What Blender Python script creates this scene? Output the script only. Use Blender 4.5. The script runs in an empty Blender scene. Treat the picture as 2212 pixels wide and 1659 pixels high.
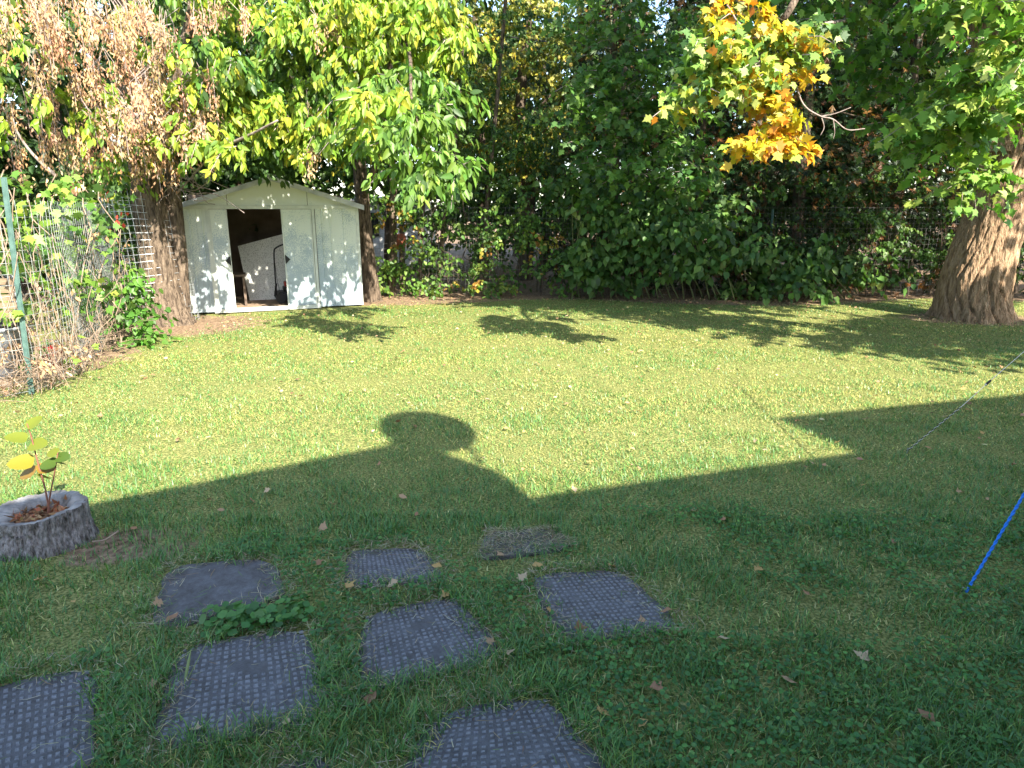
import bpy, math, random
import numpy as np
from mathutils import Vector, Matrix, noise as mnoise

SC = bpy.context.scene
COL = SC.collection
R = math.radians
random.seed(7)

# ---------------------------------------------------------------- camera
CAM_H, FPX, PITCH = 1.7, 1470.0, R(14.4)          # picture measured on a 2212 x 1659 grid
cam_d = bpy.data.cameras.new('camera'); cam_o = bpy.data.objects.new('camera', cam_d); COL.objects.link(cam_o)
cam_o.location = (0, 0, CAM_H); cam_o.rotation_euler = (R(90) - PITCH, 0, 0)
cam_d.sensor_width = 36; cam_d.lens = 36 * FPX / 2212; cam_d.clip_end = 500; cam_d.clip_start = 0.05
SC.camera = cam_o

# ---------------------------------------------------------------- sky, sun, exposure
SUN_EL = R(38)
SUNH = np.array((.516, -.857))                     # horizontal direction towards the sun
TO_SUN = Vector((SUNH[0] * math.cos(SUN_EL), SUNH[1] * math.cos(SUN_EL), math.sin(SUN_EL))).normalized()
w = bpy.data.worlds.new('World'); SC.world = w; w.use_nodes = True
nt = w.node_tree
sky = nt.nodes.new('ShaderNodeTexSky'); sky.sky_type = 'NISHITA'; sky.sun_disc = False
sky.sun_elevation = SUN_EL; sky.sun_rotation = math.atan2(TO_SUN.x, TO_SUN.y)
nt.links.new(sky.outputs[0], nt.nodes['Background'].inputs[0]); nt.nodes['Background'].inputs[1].default_value = 0.15
sd = bpy.data.lights.new('sun', 'SUN'); sd.energy = 5.0; sd.angle = R(0.55); sd.color = (1.0, .93, .80)
so = bpy.data.objects.new('sun', sd); COL.objects.link(so); so.rotation_euler = (-TO_SUN).to_track_quat('-Z', 'Y').to_euler()
vs = SC.view_settings; vs.view_transform = 'Standard'; vs.look = 'None'; vs.gamma = 1; vs.exposure = 1.9
SC.cycles.max_bounces = 6; SC.cycles.diffuse_bounces = 3; SC.cycles.transmission_bounces = 4; SC.cycles.transparent_max_bounces = 4

# ---------------------------------------------------------------- picture -> place
def ray(px, py):
    u = (px - 1106) / FPX; v = (829.5 - py) / FPX
    return Vector((u, math.cos(PITCH) + v * math.sin(PITCH), -math.sin(PITCH) + v * math.cos(PITCH)))
def gnd(px, py, z=0.0):
    d = ray(px, py); t = (z - CAM_H) / d.z; return Vector((d.x * t, d.y * t, z))
def atY(px, py, Y):
    d = ray(px, py); t = Y / d.y; return Vector((d.x * t, Y, CAM_H + d.z * t))
def project(P):
    P = np.asarray(P) - np.array((0, 0, CAM_H))
    zc = P[:, 1] * math.cos(PITCH) - P[:, 2] * math.sin(PITCH)
    yc = P[:, 1] * math.sin(PITCH) + P[:, 2] * math.cos(PITCH)
    zc = np.where(zc < .2, .2, zc)
    return 1106 + FPX * P[:, 0] / zc, 829.5 - FPX * yc / zc, zc

# ---------------------------------------------------------------- materials
def mat(name, col=(.5, .5, .5), rough=.7, spec=.3, metal=0.0):
    m = bpy.data.materials.new(name); m.use_nodes = True
    b = m.node_tree.nodes['Principled BSDF']
    b.inputs['Base Color'].default_value = (*col, 1); b.inputs['Roughness'].default_value = rough
    b.inputs['Specular IOR Level'].default_value = spec; b.inputs['Metallic'].default_value = metal
    return m
def noisy(name, stops, scale=6, detail=6, rough=.8, bump=0.0, stretch=(1, 1, 1), bscale=None, spec=.25, dist=.02, metal=0.0, distort=0.0, nrough=.5):
    m = mat(name, stops[0][1], rough, spec, metal); t = m.node_tree; b = t.nodes['Principled BSDF']
    tc = t.nodes.new('ShaderNodeTexCoord'); mp = t.nodes.new('ShaderNodeMapping'); mp.inputs['Scale'].default_value = stretch
    t.links.new(tc.outputs['Object'], mp.inputs[0])
    n = t.nodes.new('ShaderNodeTexNoise'); n.inputs['Scale'].default_value = scale; n.inputs['Detail'].default_value = detail; n.inputs['Distortion'].default_value = distort; n.inputs['Roughness'].default_value = nrough
    t.links.new(mp.outputs[0], n.inputs['Vector'])
    r = t.nodes.new('ShaderNodeValToRGB'); e = r.color_ramp.elements
    e[0].position, e[0].color = stops[0][0], (*stops[0][1], 1); e[1].position, e[1].color = stops[-1][0], (*stops[-1][1], 1)
    for p, c in stops[1:-1]:
        q = e.new(p); q.color = (*c, 1)
    t.links.new(n.outputs['Fac'], r.inputs[0]); t.links.new(r.outputs[0], b.inputs['Base Color'])
    if bump:
        n2 = t.nodes.new('ShaderNodeTexNoise'); n2.inputs['Scale'].default_value = bscale or scale * 3; n2.inputs['Detail'].default_value = 8
        t.links.new(mp.outputs[0], n2.inputs['Vector'])
        bp = t.nodes.new('ShaderNodeBump'); bp.inputs['Strength'].default_value = bump; bp.inputs['Distance'].default_value = dist
        t.links.new(n2.outputs['Fac'], bp.inputs['Height']); t.links.new(bp.outputs[0], b.inputs['Normal'])
    return m
def leafmat(name, transl=.4, rough=.45, spec=.35, tscale=(1.15, 1.25, .5)):
    m = mat(name, (.1, .2, .05), rough, spec); t = m.node_tree; b = t.nodes['Principled BSDF']
    a = t.nodes.new('ShaderNodeAttribute'); a.attribute_name = 'tint'
    t.links.new(a.outputs['Color'], b.inputs['Base Color'])
    tr = t.nodes.new('ShaderNodeBsdfTranslucent'); mu = t.nodes.new('ShaderNodeMix'); mu.data_type = 'RGBA'; mu.blend_type = 'MULTIPLY'
    mu.inputs[0].default_value = 1; mu.inputs[7].default_value = (*tscale, 1)
    t.links.new(a.outputs['Color'], mu.inputs[6]); t.links.new(mu.outputs[2], tr.inputs['Color'])
    mx = t.nodes.new('ShaderNodeMixShader'); mx.inputs[0].default_value = transl
    t.links.new(b.outputs[0], mx.inputs[1]); t.links.new(tr.outputs[0], mx.inputs[2])
    t.links.new(mx.outputs[0], t.nodes['Material Output'].inputs['Surface'])
    return m
M = {}
M['leaf'] = leafmat('leaf_green', .38)
M['grass'] = leafmat('grass_blade', .25, .42, .5, (1.1, 1.15, .6))
M['dry'] = leafmat('dry_leaf', .2, .75, .15, (1.1, 1.0, .7))
M['bark'] = noisy('bark_brown', [(.36, (.04, .03, .022)), (.5, (.135, .10, .072)), (.68, (.235, .18, .13))], 26, 8, .9, 1.0, (1, 1, .2), 48, .15, .05, nrough=.65)
M['barkbig'] = noisy('bark_maple', [(.34, (.12, .075, .045)), (.48, (.31, .205, .125)), (.66, (.46, .325, .215))], 20, 10, .95, 1.0, (1, 1, .22), 46, .1, .06, distort=.8, nrough=.68)
M['barkdark'] = noisy('bark_dark', [(.3, (.05, .04, .03)), (.7, (.15, .115, .085))], 9, 6, .9, .6, (1, 1, .2), 14, .1)
M['twig'] = noisy('twig_grey', [(.3, (.16, .12, .10)), (.7, (.34, .28, .25))], 20, 3, .8)
M['vine'] = noisy('dead_vine', [(.3, (.17, .12, .085)), (.7, (.36, .27, .195))], 14, 4, .85)
M['wire'] = mat('galvanised_wire', (.5, .52, .52), .45, .5, .55)
M['wiredark'] = mat('weathered_wire', (.12, .115, .11), .55, .5, .4)
M['post'] = noisy('green_post_paint', [(.35, (.06, .115, .10)), (.7, (.12, .20, .175))], 12, 5, .6)
M['stone'] = noisy('slab_concrete', [(.3, (.05, .044, .038)), (.46, (.095, .09, .09)), (.6, (.13, .128, .134)), (.76, (.21, .207, .21))], 11, 12, .85, .6, bscale=160, dist=.004, nrough=.78)
M['stud'] = noisy('slab_stud', [(.35, (.11, .111, .118)), (.62, (.235, .237, .25))], 45, 6, .8, .3, bscale=160, dist=.003, nrough=.7)
M['stumpbark'] = noisy('stump_bark', [(.34, (.065, .057, .052)), (.48, (.21, .19, .182)), (.66, (.40, .375, .365))], 44, 9, .95, 1.0, (1, 1, .4), 70, .1, .03, nrough=.7)
M['stumptop'] = noisy('stump_cut_wood', [(.3, (.13, .115, .105)), (.5, (.24, .225, .215)), (.66, (.33, .315, .30)), (.8, (.34, .24, .13))], 14, 8, .9, .6, bscale=40, dist=.01)
M['blue'] = mat('blue_rope', (.02, .19, .68), .55, .3)
M['blackcord'] = mat('black_cord', (.03, .03, .03), .6)
M['whitecord'] = mat('white_cord', (.62, .60, .55), .7)
M['steel'] = mat('steel', (.45, .45, .45), .35, .5, .8)

def shed_paint(name, low, high):
    """cream paint worn to bare zinc in speckles, more of it in the lower half"""
    m = mat(name, high, .55, .4); t = m.node_tree; b = t.nodes['Principled BSDF']; L = t.links
    tc = t.nodes.new('ShaderNodeTexCoord'); sp = t.nodes.new('ShaderNodeSeparateXYZ'); L.new(tc.outputs['Object'], sp.inputs[0])
    n1 = t.nodes.new('ShaderNodeTexNoise'); n1.inputs['Scale'].default_value = 55; n1.inputs['Detail'].default_value = 5
    n2 = t.nodes.new('ShaderNodeTexNoise'); n2.inputs['Scale'].default_value = 2.2; n2.inputs['Detail'].default_value = 4
    L.new(tc.outputs['Object'], n1.inputs['Vector']); L.new(tc.outputs['Object'], n2.inputs['Vector'])
    ma = t.nodes.new('ShaderNodeMath'); ma.operation = 'MULTIPLY_ADD'; ma.inputs[1].default_value = -.28; ma.inputs[2].default_value = .18
    L.new(sp.outputs['Z'], ma.inputs[0])
    s1 = t.nodes.new('ShaderNodeMath'); s1.operation = 'ADD'; L.new(n1.outputs[0], s1.inputs[0]); L.new(ma.outputs[0], s1.inputs[1])
    s2 = t.nodes.new('ShaderNodeMath'); s2.operation = 'ADD'; L.new(s1.outputs[0], s2.inputs[0]); L.new(n2.outputs[0], s2.inputs[1])
    r = t.nodes.new('ShaderNodeValToRGB'); e = r.color_ramp.elements
    e[0].position, e[0].color = .84, (*high, 1); e[1].position, e[1].color = 1.02, (*low, 1)
    L.new(s2.outputs[0], r.inputs[0])
    n3 = t.nodes.new('ShaderNodeTexNoise'); n3.inputs['Scale'].default_value = 14; n3.inputs['Detail'].default_value = 7; n3.inputs['Roughness'].default_value = .7
    L.new(tc.outputs['Object'], n3.inputs['Vector'])
    r3 = t.nodes.new('ShaderNodeValToRGB'); r3.color_ramp.elements[0].position = .66; r3.color_ramp.elements[0].color = (0, 0, 0, 1); r3.color_ramp.elements[1].position = .74; r3.color_ramp.elements[1].color = (.6, .6, .6, 1)
    L.new(n3.outputs[0], r3.inputs[0])
    mx = t.nodes.new('ShaderNodeMix'); mx.data_type = 'RGBA'; L.new(r3.outputs[0], mx.inputs[0]); L.new(r.outputs[0], mx.inputs[6]); mx.inputs[7].default_value = (.30, .29, .25, 1)
    L.new(mx.outputs[2], b.inputs['Base Color'])
    return m
M['paint'] = shed_paint('shed_paint_worn', (.37, .44, .475), (.64, .675, .61))
M['trim'] = noisy('shed_trim_paint', [(.3, (.50, .53, .49)), (.7, (.64, .66, .59))], 8, 6, .5)
M['roof'] = noisy('shed_roof_sheet', [(.3, (.33, .34, .36)), (.6, (.55, .56, .57)), (.75, (.20, .17, .14))], 5, 7, .55, metal=.1)
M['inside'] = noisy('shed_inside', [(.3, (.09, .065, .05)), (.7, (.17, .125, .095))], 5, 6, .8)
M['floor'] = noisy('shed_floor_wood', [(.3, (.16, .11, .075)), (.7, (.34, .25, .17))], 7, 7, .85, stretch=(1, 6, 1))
M['black'] = mat('black_plastic', (.02, .02, .02), .5)
M['red'] = noisy('red_paint', [(.3, (.22, .03, .02)), (.7, (.36, .05, .03))], 8, 4, .5)

# foam board: speckled beads
def foam():
    m = mat('foam_board', (.6, .6, .56), .9, .1); t = m.node_tree; b = t.nodes['Principled BSDF']
    tc = t.nodes.new('ShaderNodeTexCoord'); v = t.nodes.new('ShaderNodeTexNoise'); v.inputs['Scale'].default_value = 70; v.inputs['Detail'].default_value = 3
    t.links.new(tc.outputs['Object'], v.inputs['Vector'])
    r = t.nodes.new('ShaderNodeValToRGB'); e = r.color_ramp.elements
    e[0].position, e[0].color = .36, (.46, .45, .40, 1); e[1].position, e[1].color = .50, (.88, .87, .82, 1)
    t.links.new(v.outputs[0], r.inputs[0]); t.links.new(r.outputs[0], b.inputs['Base Color']); return m
M['foam'] = foam()

# ---------------------------------------------------------------- mesh helpers
class MB:
    def __init__(s): s.v = []; s.f = []
    def add(s, v, f):
        o = len(s.v); s.v += [tuple(a) for a in v]; s.f += [tuple(i + o for i in q) for q in f]; return s
    def box(s, x0, x1, y0, y1, z0, z1, b=0.0):
        return s.add([(x0, y0, z0), (x1, y0, z0), (x1, y1, z0), (x0, y1, z0), (x0, y0, z1), (x1, y0, z1), (x1, y1, z1), (x0, y1, z1)],
                     [(0, 3, 2, 1), (4, 5, 6, 7), (0, 1, 5, 4), (1, 2, 6, 5), (2, 3, 7, 6), (3, 0, 4, 7)])
    def tube(s, pts, rad, k=6, cap=True):
        pts = [Vector(p) for p in pts]; n = len(pts); rad = rad if hasattr(rad, '__len__') else [rad] * n
        vs_ = []; fs = []
        a = None
        for i, p in enumerate(pts):
            d = (pts[min(i + 1, n - 1)] - pts[max(i - 1, 0)]).normalized()
            if a is None: a = d.orthogonal().normalized()
            else:
                a = a - d * a.dot(d); a = a.normalized() if a.length > 1e-6 else d.orthogonal().normalized()
            b = d.cross(a)
            for j in range(k):
                t = 2 * math.pi * j / k; vs_.append(p + (a * math.cos(t) + b * math.sin(t)) * rad[i])
        for i in range(n - 1):
            for j in range(k): fs.append((i * k + j, i * k + (j + 1) % k, (i + 1) * k + (j + 1) % k, (i + 1) * k + j))
        if cap: fs.append(tuple(range(k - 1, -1, -1))); fs.append(tuple((n - 1) * k + j for j in range(k)))
        return s.add(vs_, fs)
    def prism(s, poly, d):
        """poly: points in space, d: extrusion vector"""
        d = Vector(d); n = len(poly); A = [Vector(p) for p in poly]
        return s.add(A + [p + d for p in A], [tuple(range(n - 1, -1, -1)), tuple(range(n, 2 * n))] + [(i, (i + 1) % n, n + (i + 1) % n, n + i) for i in range(n)])
    def lathe(s, prof, c=(0, 0, 0), k=16):
        n = len(prof); vs_ = [(c[0] + r * math.cos(2 * math.pi * j / k), c[1] + r * math.sin(2 * math.pi * j / k), c[2] + z) for r, z in prof for j in range(k)]
        return s.add(vs_, [(i * k + j, i * k + (j + 1) % k, (i + 1) * k + (j + 1) % k, (i + 1) * k + j) for i in range(n - 1) for j in range(k)] + [tuple(range(k - 1, -1, -1)), tuple((n - 1) * k + j for j in range(k))])
    def mesh(s, name, m, smooth=False):
        me = bpy.data.meshes.new(name); me.from_pydata(s.v, [], s.f); me.validate(); me.materials.append(M[m] if isinstance(m, str) else m)
        if smooth: me.polygons.foreach_set('use_smooth', [True] * len(me.polygons))
        me.update(); return me
    def build(s, name, m, parent=None, smooth=False, kind=None, label=None, bevel=0):
        return link(name, s.mesh(name, m, smooth), parent, kind, label, bevel)
def link(name, me, parent=None, kind=None, label=None, bevel=0):
    o = bpy.data.objects.new(name, me); COL.objects.link(o)
    if parent is not None: o.parent = parent
    if kind: o['kind'] = kind
    if label: o['label'] = label
    if bevel:
        b = o.modifiers.new('bevel', 'BEVEL'); b.width = bevel; b.segments = 2; b.limit_method = 'ANGLE'
    return o
def tag(o, label, cat, group=None):
    o['label'] = label; o['category'] = cat
    if group: o['group'] = group
    return o
def thing(name, label, cat, loc=(0, 0, 0), rz=0.0, group=None):
    o = bpy.data.objects.new(name, None); o.empty_display_size = .1; COL.objects.link(o)
    o.location = loc; o.rotation_euler = (0, 0, rz); return tag(o, label, cat, group)

# ---------------------------------------------------------------- leaves
def T_(v, f): return np.array(v, float), np.array(f, int)
OV = T_([(0, 0, 0), (.3, .25, .05), (.3, -.25, .05), (.68, .2, .0), (.68, -.2, .0), (1, 0, -.14), (.42, 0, -.03)],
        [(0, 2, 6), (0, 6, 1), (6, 2, 4), (6, 4, 5), (6, 5, 3), (6, 3, 1)])
HEART = T_([(0, 0, 0), (-.05, .3, .06), (-.05, -.3, .06), (.4, .4, .06), (.4, -.4, .06), (1, 0, -.12), (.35, 0, -.03)],
           [(0, 2, 6), (0, 6, 1), (6, 2, 4), (6, 4, 5), (6, 5, 3), (6, 3, 1)])
_mp = [(0, .0), (.02, -.30), (.22, -.24), (.36, -.56), (.52, -.24), (.62, -.28), (.70, -.13), (1.0, 0), (.70, .13), (.62, .28), (.52, .24), (.36, .56), (.22, .24), (.02, .30)]
MAPLE = T_([(x, y, .05 - .35 * abs(y) ** 2 - .12 * x * x) for x, y in _mp] + [(.36, 0, .0)], [(14, i, (i + 1) % 14) for i in range(14)])
SAM = T_([(0, 0, 0), (.45, .17, .05), (.5, -.16, -.03), (1, .03, .02)], [(0, 2, 1), (1, 2, 3)])
CEDAR = T_([(0, 0, 0), (.5, .42, .05), (.42, .18, 0), (.85, .22, 0), (.6, .06, 0), (1, 0, -.1), (.6, -.06, 0), (.85, -.22, 0), (.42, -.18, 0), (.5, -.42, .05)],
           [(0, 2, 1), (0, 4, 3), (0, 6, 5), (0, 7, 6), (0, 9, 8), (0, 5, 4)])
ROUND = T_([(0, 0, 0), (.15, .4, .05), (.15, -.4, .05), (.75, .42, .06), (.75, -.42, .06), (1, 0, .03)], [(0, 2, 4), (0, 4, 5), (0, 5, 3), (0, 3, 1)])
rng = np.random.default_rng(11)
def nrmz(a): return a / np.maximum(np.linalg.norm(a, axis=-1, keepdims=True), 1e-9)
def frames(dr, nm):
    x = nrmz(dr); z = nm - x * (x * nm).sum(-1, keepdims=True); z = nrmz(z); y = np.cross(z, x); return x, y, z
def tri_mesh(name, V, F, C, m):
    me = bpy.data.meshes.new(name); nv, nf = len(V), len(F)
    me.vertices.add(nv); me.vertices.foreach_set('co', V.astype(np.float32).ravel())
    me.loops.add(nf * 3); me.loops.foreach_set('vertex_index', F.astype(np.int32).ravel())
    me.polygons.add(nf); me.polygons.foreach_set('loop_start', np.arange(0, nf * 3, 3, dtype=np.int32))
    try: me.polygons.foreach_set('loop_total', np.full(nf, 3, np.int32))
    except Exception: pass
    me.update(calc_edges=True)
    a = me.attributes.new('tint', 'FLOAT_COLOR', 'POINT'); a.data.foreach_set('color', np.concatenate([C, np.ones((nv, 1))], 1).astype(np.float32).ravel())
    me.materials.append(M[m]); return me
class Leaves:
    """pos, dir, normal, size, colour of many leaves of one shape"""
    def __init__(s): s.a = []
    def put(s, pos, dr, nm, sz, col):
        s.a.append((np.asarray(pos), np.asarray(dr), np.asarray(nm), np.asarray(sz), np.asarray(col)))
    def cat(s): return [np.concatenate([q[i] for q in s.a]) for i in range(5)]
    def build(s, name, T, m='leaf', parent=None, picks=0, label=None, wide=1.0, piece='leaf'):
        pos, dr, nm, sz, col = s.cat(); keep = np.ones(len(pos), bool); idx = []
        if picks:
            px, py, zc = project(pos + (np.array(parent.location) if parent is not None else 0)); ps = sz / zc
            ok = np.nonzero((px > 0) & (px < 2212) & (py > 0) & (py < 1659))[0]
            cell = (px[ok] // 14).astype(int) * 1000 + (py[ok] // 14).astype(int)
            o = np.lexsort((zc[ok], cell)); ok = ok[o]; cell = cell[o]
            first = np.ones(len(ok), bool); first[1:] = cell[1:] != cell[:-1]
            vis = ok[first]; idx = vis[np.argsort(-ps[vis])][:picks]; keep[idx] = False
        x, y, z = frames(dr, nm); tv, tf = T
        k = np.nonzero(keep)[0]; cu = .75 + .6 * rng.random(len(k))
        V = pos[k][:, None] + sz[k][:, None, None] * (tv[None, :, 0:1] * x[k][:, None] + wide * tv[None, :, 1:2] * y[k][:, None] + cu[:, None, None] * tv[None, :, 2:3] * z[k][:, None])
        F = tf[None] + (np.arange(len(k)) * len(tv))[:, None, None]
        o = link(name, tri_mesh(name, V.reshape(-1, 3), F.reshape(-1, 3), np.repeat(col[k], len(tv), 0), m), parent, 'stuff' if len(k) > 300 else None, label)
        if len(idx):       # the leaves that show largest: an object each, sharing a few meshes
            nb = 10; cs = col[idx]; order = np.argsort(cs @ np.array((1., .3, -.4))); protos = []
            for b in range(nb):
                c = cs[order[b * len(idx) // nb]]
                tvb = tv.copy(); tvb[:, 1] *= wide; tvb[:, 2] *= .6 + .15 * b
                protos.append(tri_mesh(piece, tvb, tf, np.repeat(c[None], len(tv), 0), m))
            for r_, j in enumerate(order):
                i = idx[j]; q = bpy.data.objects.new(piece, protos[r_ * nb // len(idx)]); COL.objects.link(q); q.parent = o
                mt = np.eye(4); mt[:3, 0] = x[i] * sz[i]; mt[:3, 1] = y[i] * sz[i]; mt[:3, 2] = z[i] * sz[i]; mt[:3, 3] = pos[i]
                q.matrix_local = Matrix(mt.tolist())
        return o
def pal(cols, n, jit=.15, w=None):
    c = np.array(cols)[rng.choice(len(cols), n, p=w)]
    return np.clip(c * (1 + jit * rng.standard_normal((n, 1))) * (1 + .06 * rng.standard_normal((n, 3))), .004, .9)
def blob(px, py, Y, wx, wy, rd):
    c = atY(px, py, Y); s = (c - Vector((0, 0, CAM_H))).length / FPX
    return np.array(c), np.array((wx * s, rd, wy * s))
def boughs(L, c, r, n, length=.7, droop=.8, step=.07, per=4, size=.085, cols=None, w=None, spread=.5, hang=.8, out=None, twigs=None, shell=.55, tipcols=None, up=.2, face=None):
    """n drooping boughs inside an ellipsoid, each carrying compound leaves along it"""
    c = np.asarray(c); r = np.asarray(r)
    d = nrmz(rng.standard_normal((n, 3))); rad = shell + (1 - shell) * rng.random((n, 1)) ** .6
    p0 = c + d * rad * r
    if n > 7: p0 = p0[np.arange(n) // 3 * 3] + .10 * rng.standard_normal((n, 3)) * np.minimum(r, .6)
    hd = nrmz(np.concatenate([d[:, :2] + .5 * rng.standard_normal((n, 2)), np.full((n, 1), .15)], 1))
    if out is not None: hd = nrmz(hd + np.asarray(out))
    ns = max(3, int(length / step)); ln = length * (.6 + .6 * rng.random((n, 1)))
    tc = None if w is None else w
    bc = pal(cols, n, .12, tc)
    face = np.array((.35, -.65, .55)) if face is None else np.asarray(face)
    for k in range(ns):
        t = (k + .5) / ns
        p = p0 + hd * ln * t + np.array((0, 0, -1.)) * ln * droop * t * t
        tang = nrmz(hd + np.array((0, 0, -2.)) * droop * t)
        for q in range(per):
            side = rng.standard_normal((n, 3)) * spread
            dr = nrmz(tang * .7 + side + np.array((0, 0, -hang)))
            nm = nrmz(face + .75 * rng.standard_normal((n, 3)) + np.array((0, 0, up)))
            col = bc * (1 + .16 * rng.standard_normal((n, 1)))
            if tipcols is not None:
                sel = rng.random(n) < .10 + .35 * t * (bc[:, 0] > np.median(bc[:, 0])); col = np.where(sel[:, None], pal(tipcols, n), col)
            sw = rng.random(n) < .12; col = np.where(sw[:, None], pal(cols, n, .2, tc), col)
            L.put(p + .25 * size * rng.standard_normal((n, 3)), dr, nm, size * (.6 + .65 * rng.random(n)), np.clip(col, .004, .9))
    if twigs is not None:
        for i in range(0, n, 2):
            pts = [p0[i] + hd[i] * ln[i] * t + np.array((0, 0, -1.)) * ln[i] * droop * t * t for t in (0, .5, 1)]
            twigs.tube(pts, [.007, .005, .002], 3, False)
    return p0
def curve(pts, n=10):
    """Catmull-Rom through pts"""
    P = [Vector(p) for p in pts]; P = [P[0] * 2 - P[1]] + P + [P[-1] * 2 - P[-2]]; out = []
    for i in range(1, len(P) - 2):
        for k in range(n):
            t = k / n; a, b, c, d = P[i - 1:i + 3]
            out.append(.5 * ((2 * b) + (c - a) * t + (2 * a - 5 * b + 4 * c - d) * t * t + (3 * b - a - 3 * c + d) * t ** 3))
    out.append(P[-2]); return out
def trunk_mesh(pts, rads, k=28, n=12, rough=.06, freq=6, flare=0, seed=0, ridges=0):
    C = curve(pts, n); m = len(C); vs_ = []; fs = []
    cr = np.interp(np.linspace(0, len(pts) - 1, m), range(len(pts)), rads)
    for i, p in enumerate(C):
        for j in range(k):
            a = 2 * math.pi * j / k; r = cr[i]
            if flare and p.z - C[0].z < .8:
                q = 1 - (p.z - C[0].z) / .8; r *= 1 + flare * q ** 3 * (.65 + .6 * math.sin(a * 5 + seed) * math.cos(a * 2 + 1))
            d = Vector((math.cos(a), math.sin(a), 0))
            s = d * cr[i] * freq + Vector((seed * 3.1, 0, p.z * freq * .28))
            r *= 1 + rough * mnoise.fractal(s, .9, 2.1, 4)
            if ridges:
                wv = a * ridges + 2.2 * mnoise.noise(Vector((d.x * 1.3, d.y * 1.3, p.z * .9 + seed)))*2 + 1.2 * mnoise.noise(Vector((d.x * 3, d.y * 3, p.z * 2.5)))
                g = abs(math.sin(wv)); r *= 1 + .10 * (min(g * 3.2, 1) - .8) + .03 * mnoise.noise(Vector((d.x * 26, d.y * 26, p.z * 9))) + .028 * mnoise.noise(Vector((d.x * 14, d.y * 14, p.z * 5)))
            vs_.append((p.x + d.x * r, p.y + d.y * r, p.z))
    for i in range(m - 1):
        for j in range(k): fs.append((i * k + j, i * k + (j + 1) % k, (i + 1) * k + (j + 1) % k, (i + 1) * k + j))
    fs.append(tuple((m - 1) * k + j for j in range(k)))
    return MB().add(vs_, fs)

# ================================================================ GROUND
LFENCE = [Vector((-6.2, 4.6, 0)), Vector((-4.57, 6.26, 0)), Vector((-5.0, 8.0, 0)), Vector((-5.75, 9.9, 0))]
BFY = 13.85
def soil_amount(x, y):
    """0 lawn .. 1 bare soil (numpy)"""
    def b(cx, cy, rx, ry): return np.clip(1.35 - np.sqrt(((x - cx) / rx) ** 2 + ((y - cy) / ry) ** 2), 0, 1)
    s = np.maximum.reduce([b(-5.0, 10.3, 1.25, 1.2), b(-2.3, 13.1, 1.5, .75), b(7.5, 10.9, 1.35, .75), np.clip((y - 12.95 - .25 * np.sin(x * 1.7)) * 2.2, 0, 1), b(-5.2, 7.6, .75, 1.5) * .9, b(4.6, 12.9, 2.2, .5), b(-2.05, 3.25, .5, .3) * .7])
    return s
def ground_mat():
    m = mat('lawn_soil', (.2, .2, .1), .95, .1); t = m.node_tree; b = t.nodes['Principled BSDF']; L = t.links
    g = t.nodes.new('ShaderNodeTexCoord')
    def ns(sc, det=6):
        n = t.nodes.new('ShaderNodeTexNoise'); n.inputs['Scale'].default_value = sc; n.inputs['Detail'].default_value = det; L.new(g.outputs['Object'], n.inputs['Vector']); return n
    def ramp(src, st):
        r = t.nodes.new('ShaderNodeValToRGB'); e = r.color_ramp.elements
        e[0].position, e[0].color = st[0][0], (*st[0][1], 1); e[1].position, e[1].color = st[-1][0], (*st[-1][1], 1)
        for p, c in st[1:-1]: q = e.new(p); q.color = (*c, 1)
        L.new(src, r.inputs[0]); return r
    fine = ramp(ns(70, 8).outputs[0], [(.35, (.065, .09, .028)), (.5, (.175, .19, .058)), (.68, (.34, .32, .12))])
    soil = ramp(ns(26, 9).outputs[0], [(.32, (.11, .07, .045)), (.52, (.24, .165, .105)), (.7, (.36, .26, .17))])
    at = t.nodes.new('ShaderNodeAttribute'); at.attribute_name = 'soil'
    add = t.nodes.new('ShaderNodeMath'); add.operation = 'MULTIPLY_ADD'; L.new(ns(5, 6).outputs[0], add.inputs[0]); add.inputs[1].default_value = .9; L.new(at.outputs['Fac'], add.inputs[2])
    rr = ramp(add.outputs[0], [(.85, (0, 0, 0)), (1.15, (1, 1, 1))])
    mx = t.nodes.new('ShaderNodeMix'); mx.data_type = 'RGBA'; L.new(rr.outputs[0], mx.inputs[0]); L.new(fine.outputs[0], mx.inputs[6]); L.new(soil.outputs[0], mx.inputs[7])
    L.new(mx.outputs[2], b.inputs['Base Color'])
    bp = t.nodes.new('ShaderNodeBump'); bp.inputs['Strength'].default_value = .7; bp.inputs['Distance'].default_value = .03
    L.new(ns(60, 8).outputs[0], bp.inputs['Height']); L.new(bp.outputs[0], b.inputs['Normal'])
    return m
M['ground'] = ground_mat()
def build_ground():
    xs = np.concatenate([[-90, -40, -20], np.arange(-12, 14.01, .2), [20, 40, 90]]); ys = np.concatenate([[-40, -10], np.arange(-2, 18.01, .2), [25, 45, 120]])
    X, Y = np.meshgrid(xs, ys); nx, ny = len(xs), len(ys)
    Z = np.array([[(.018 if y > 4.5 else .007) * mnoise.noise(Vector((x * .7, y * .7, 0))) if 1.5 < y < 14 and -6 < x < 9 else 0 for x in xs] for y in ys]) - .012
    V = np.stack([X, Y, Z], -1).reshape(-1, 3)
    F = [(j * nx + i, j * nx + i + 1, (j + 1) * nx + i + 1, (j + 1) * nx + i) for j in range(ny - 1) for i in range(nx - 1)]
    me = bpy.data.meshes.new('ground'); me.from_pydata(V.tolist(), [], F)
    a = me.attributes.new('soil', 'FLOAT', 'POINT'); a.data.foreach_set('value', soil_amount(X, Y).astype(np.float32).ravel())
    me.polygons.foreach_set('use_smooth', [True] * len(me.polygons)); me.materials.append(M['ground'])
    link('ground', me, None, 'structure')
build_ground()

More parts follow.
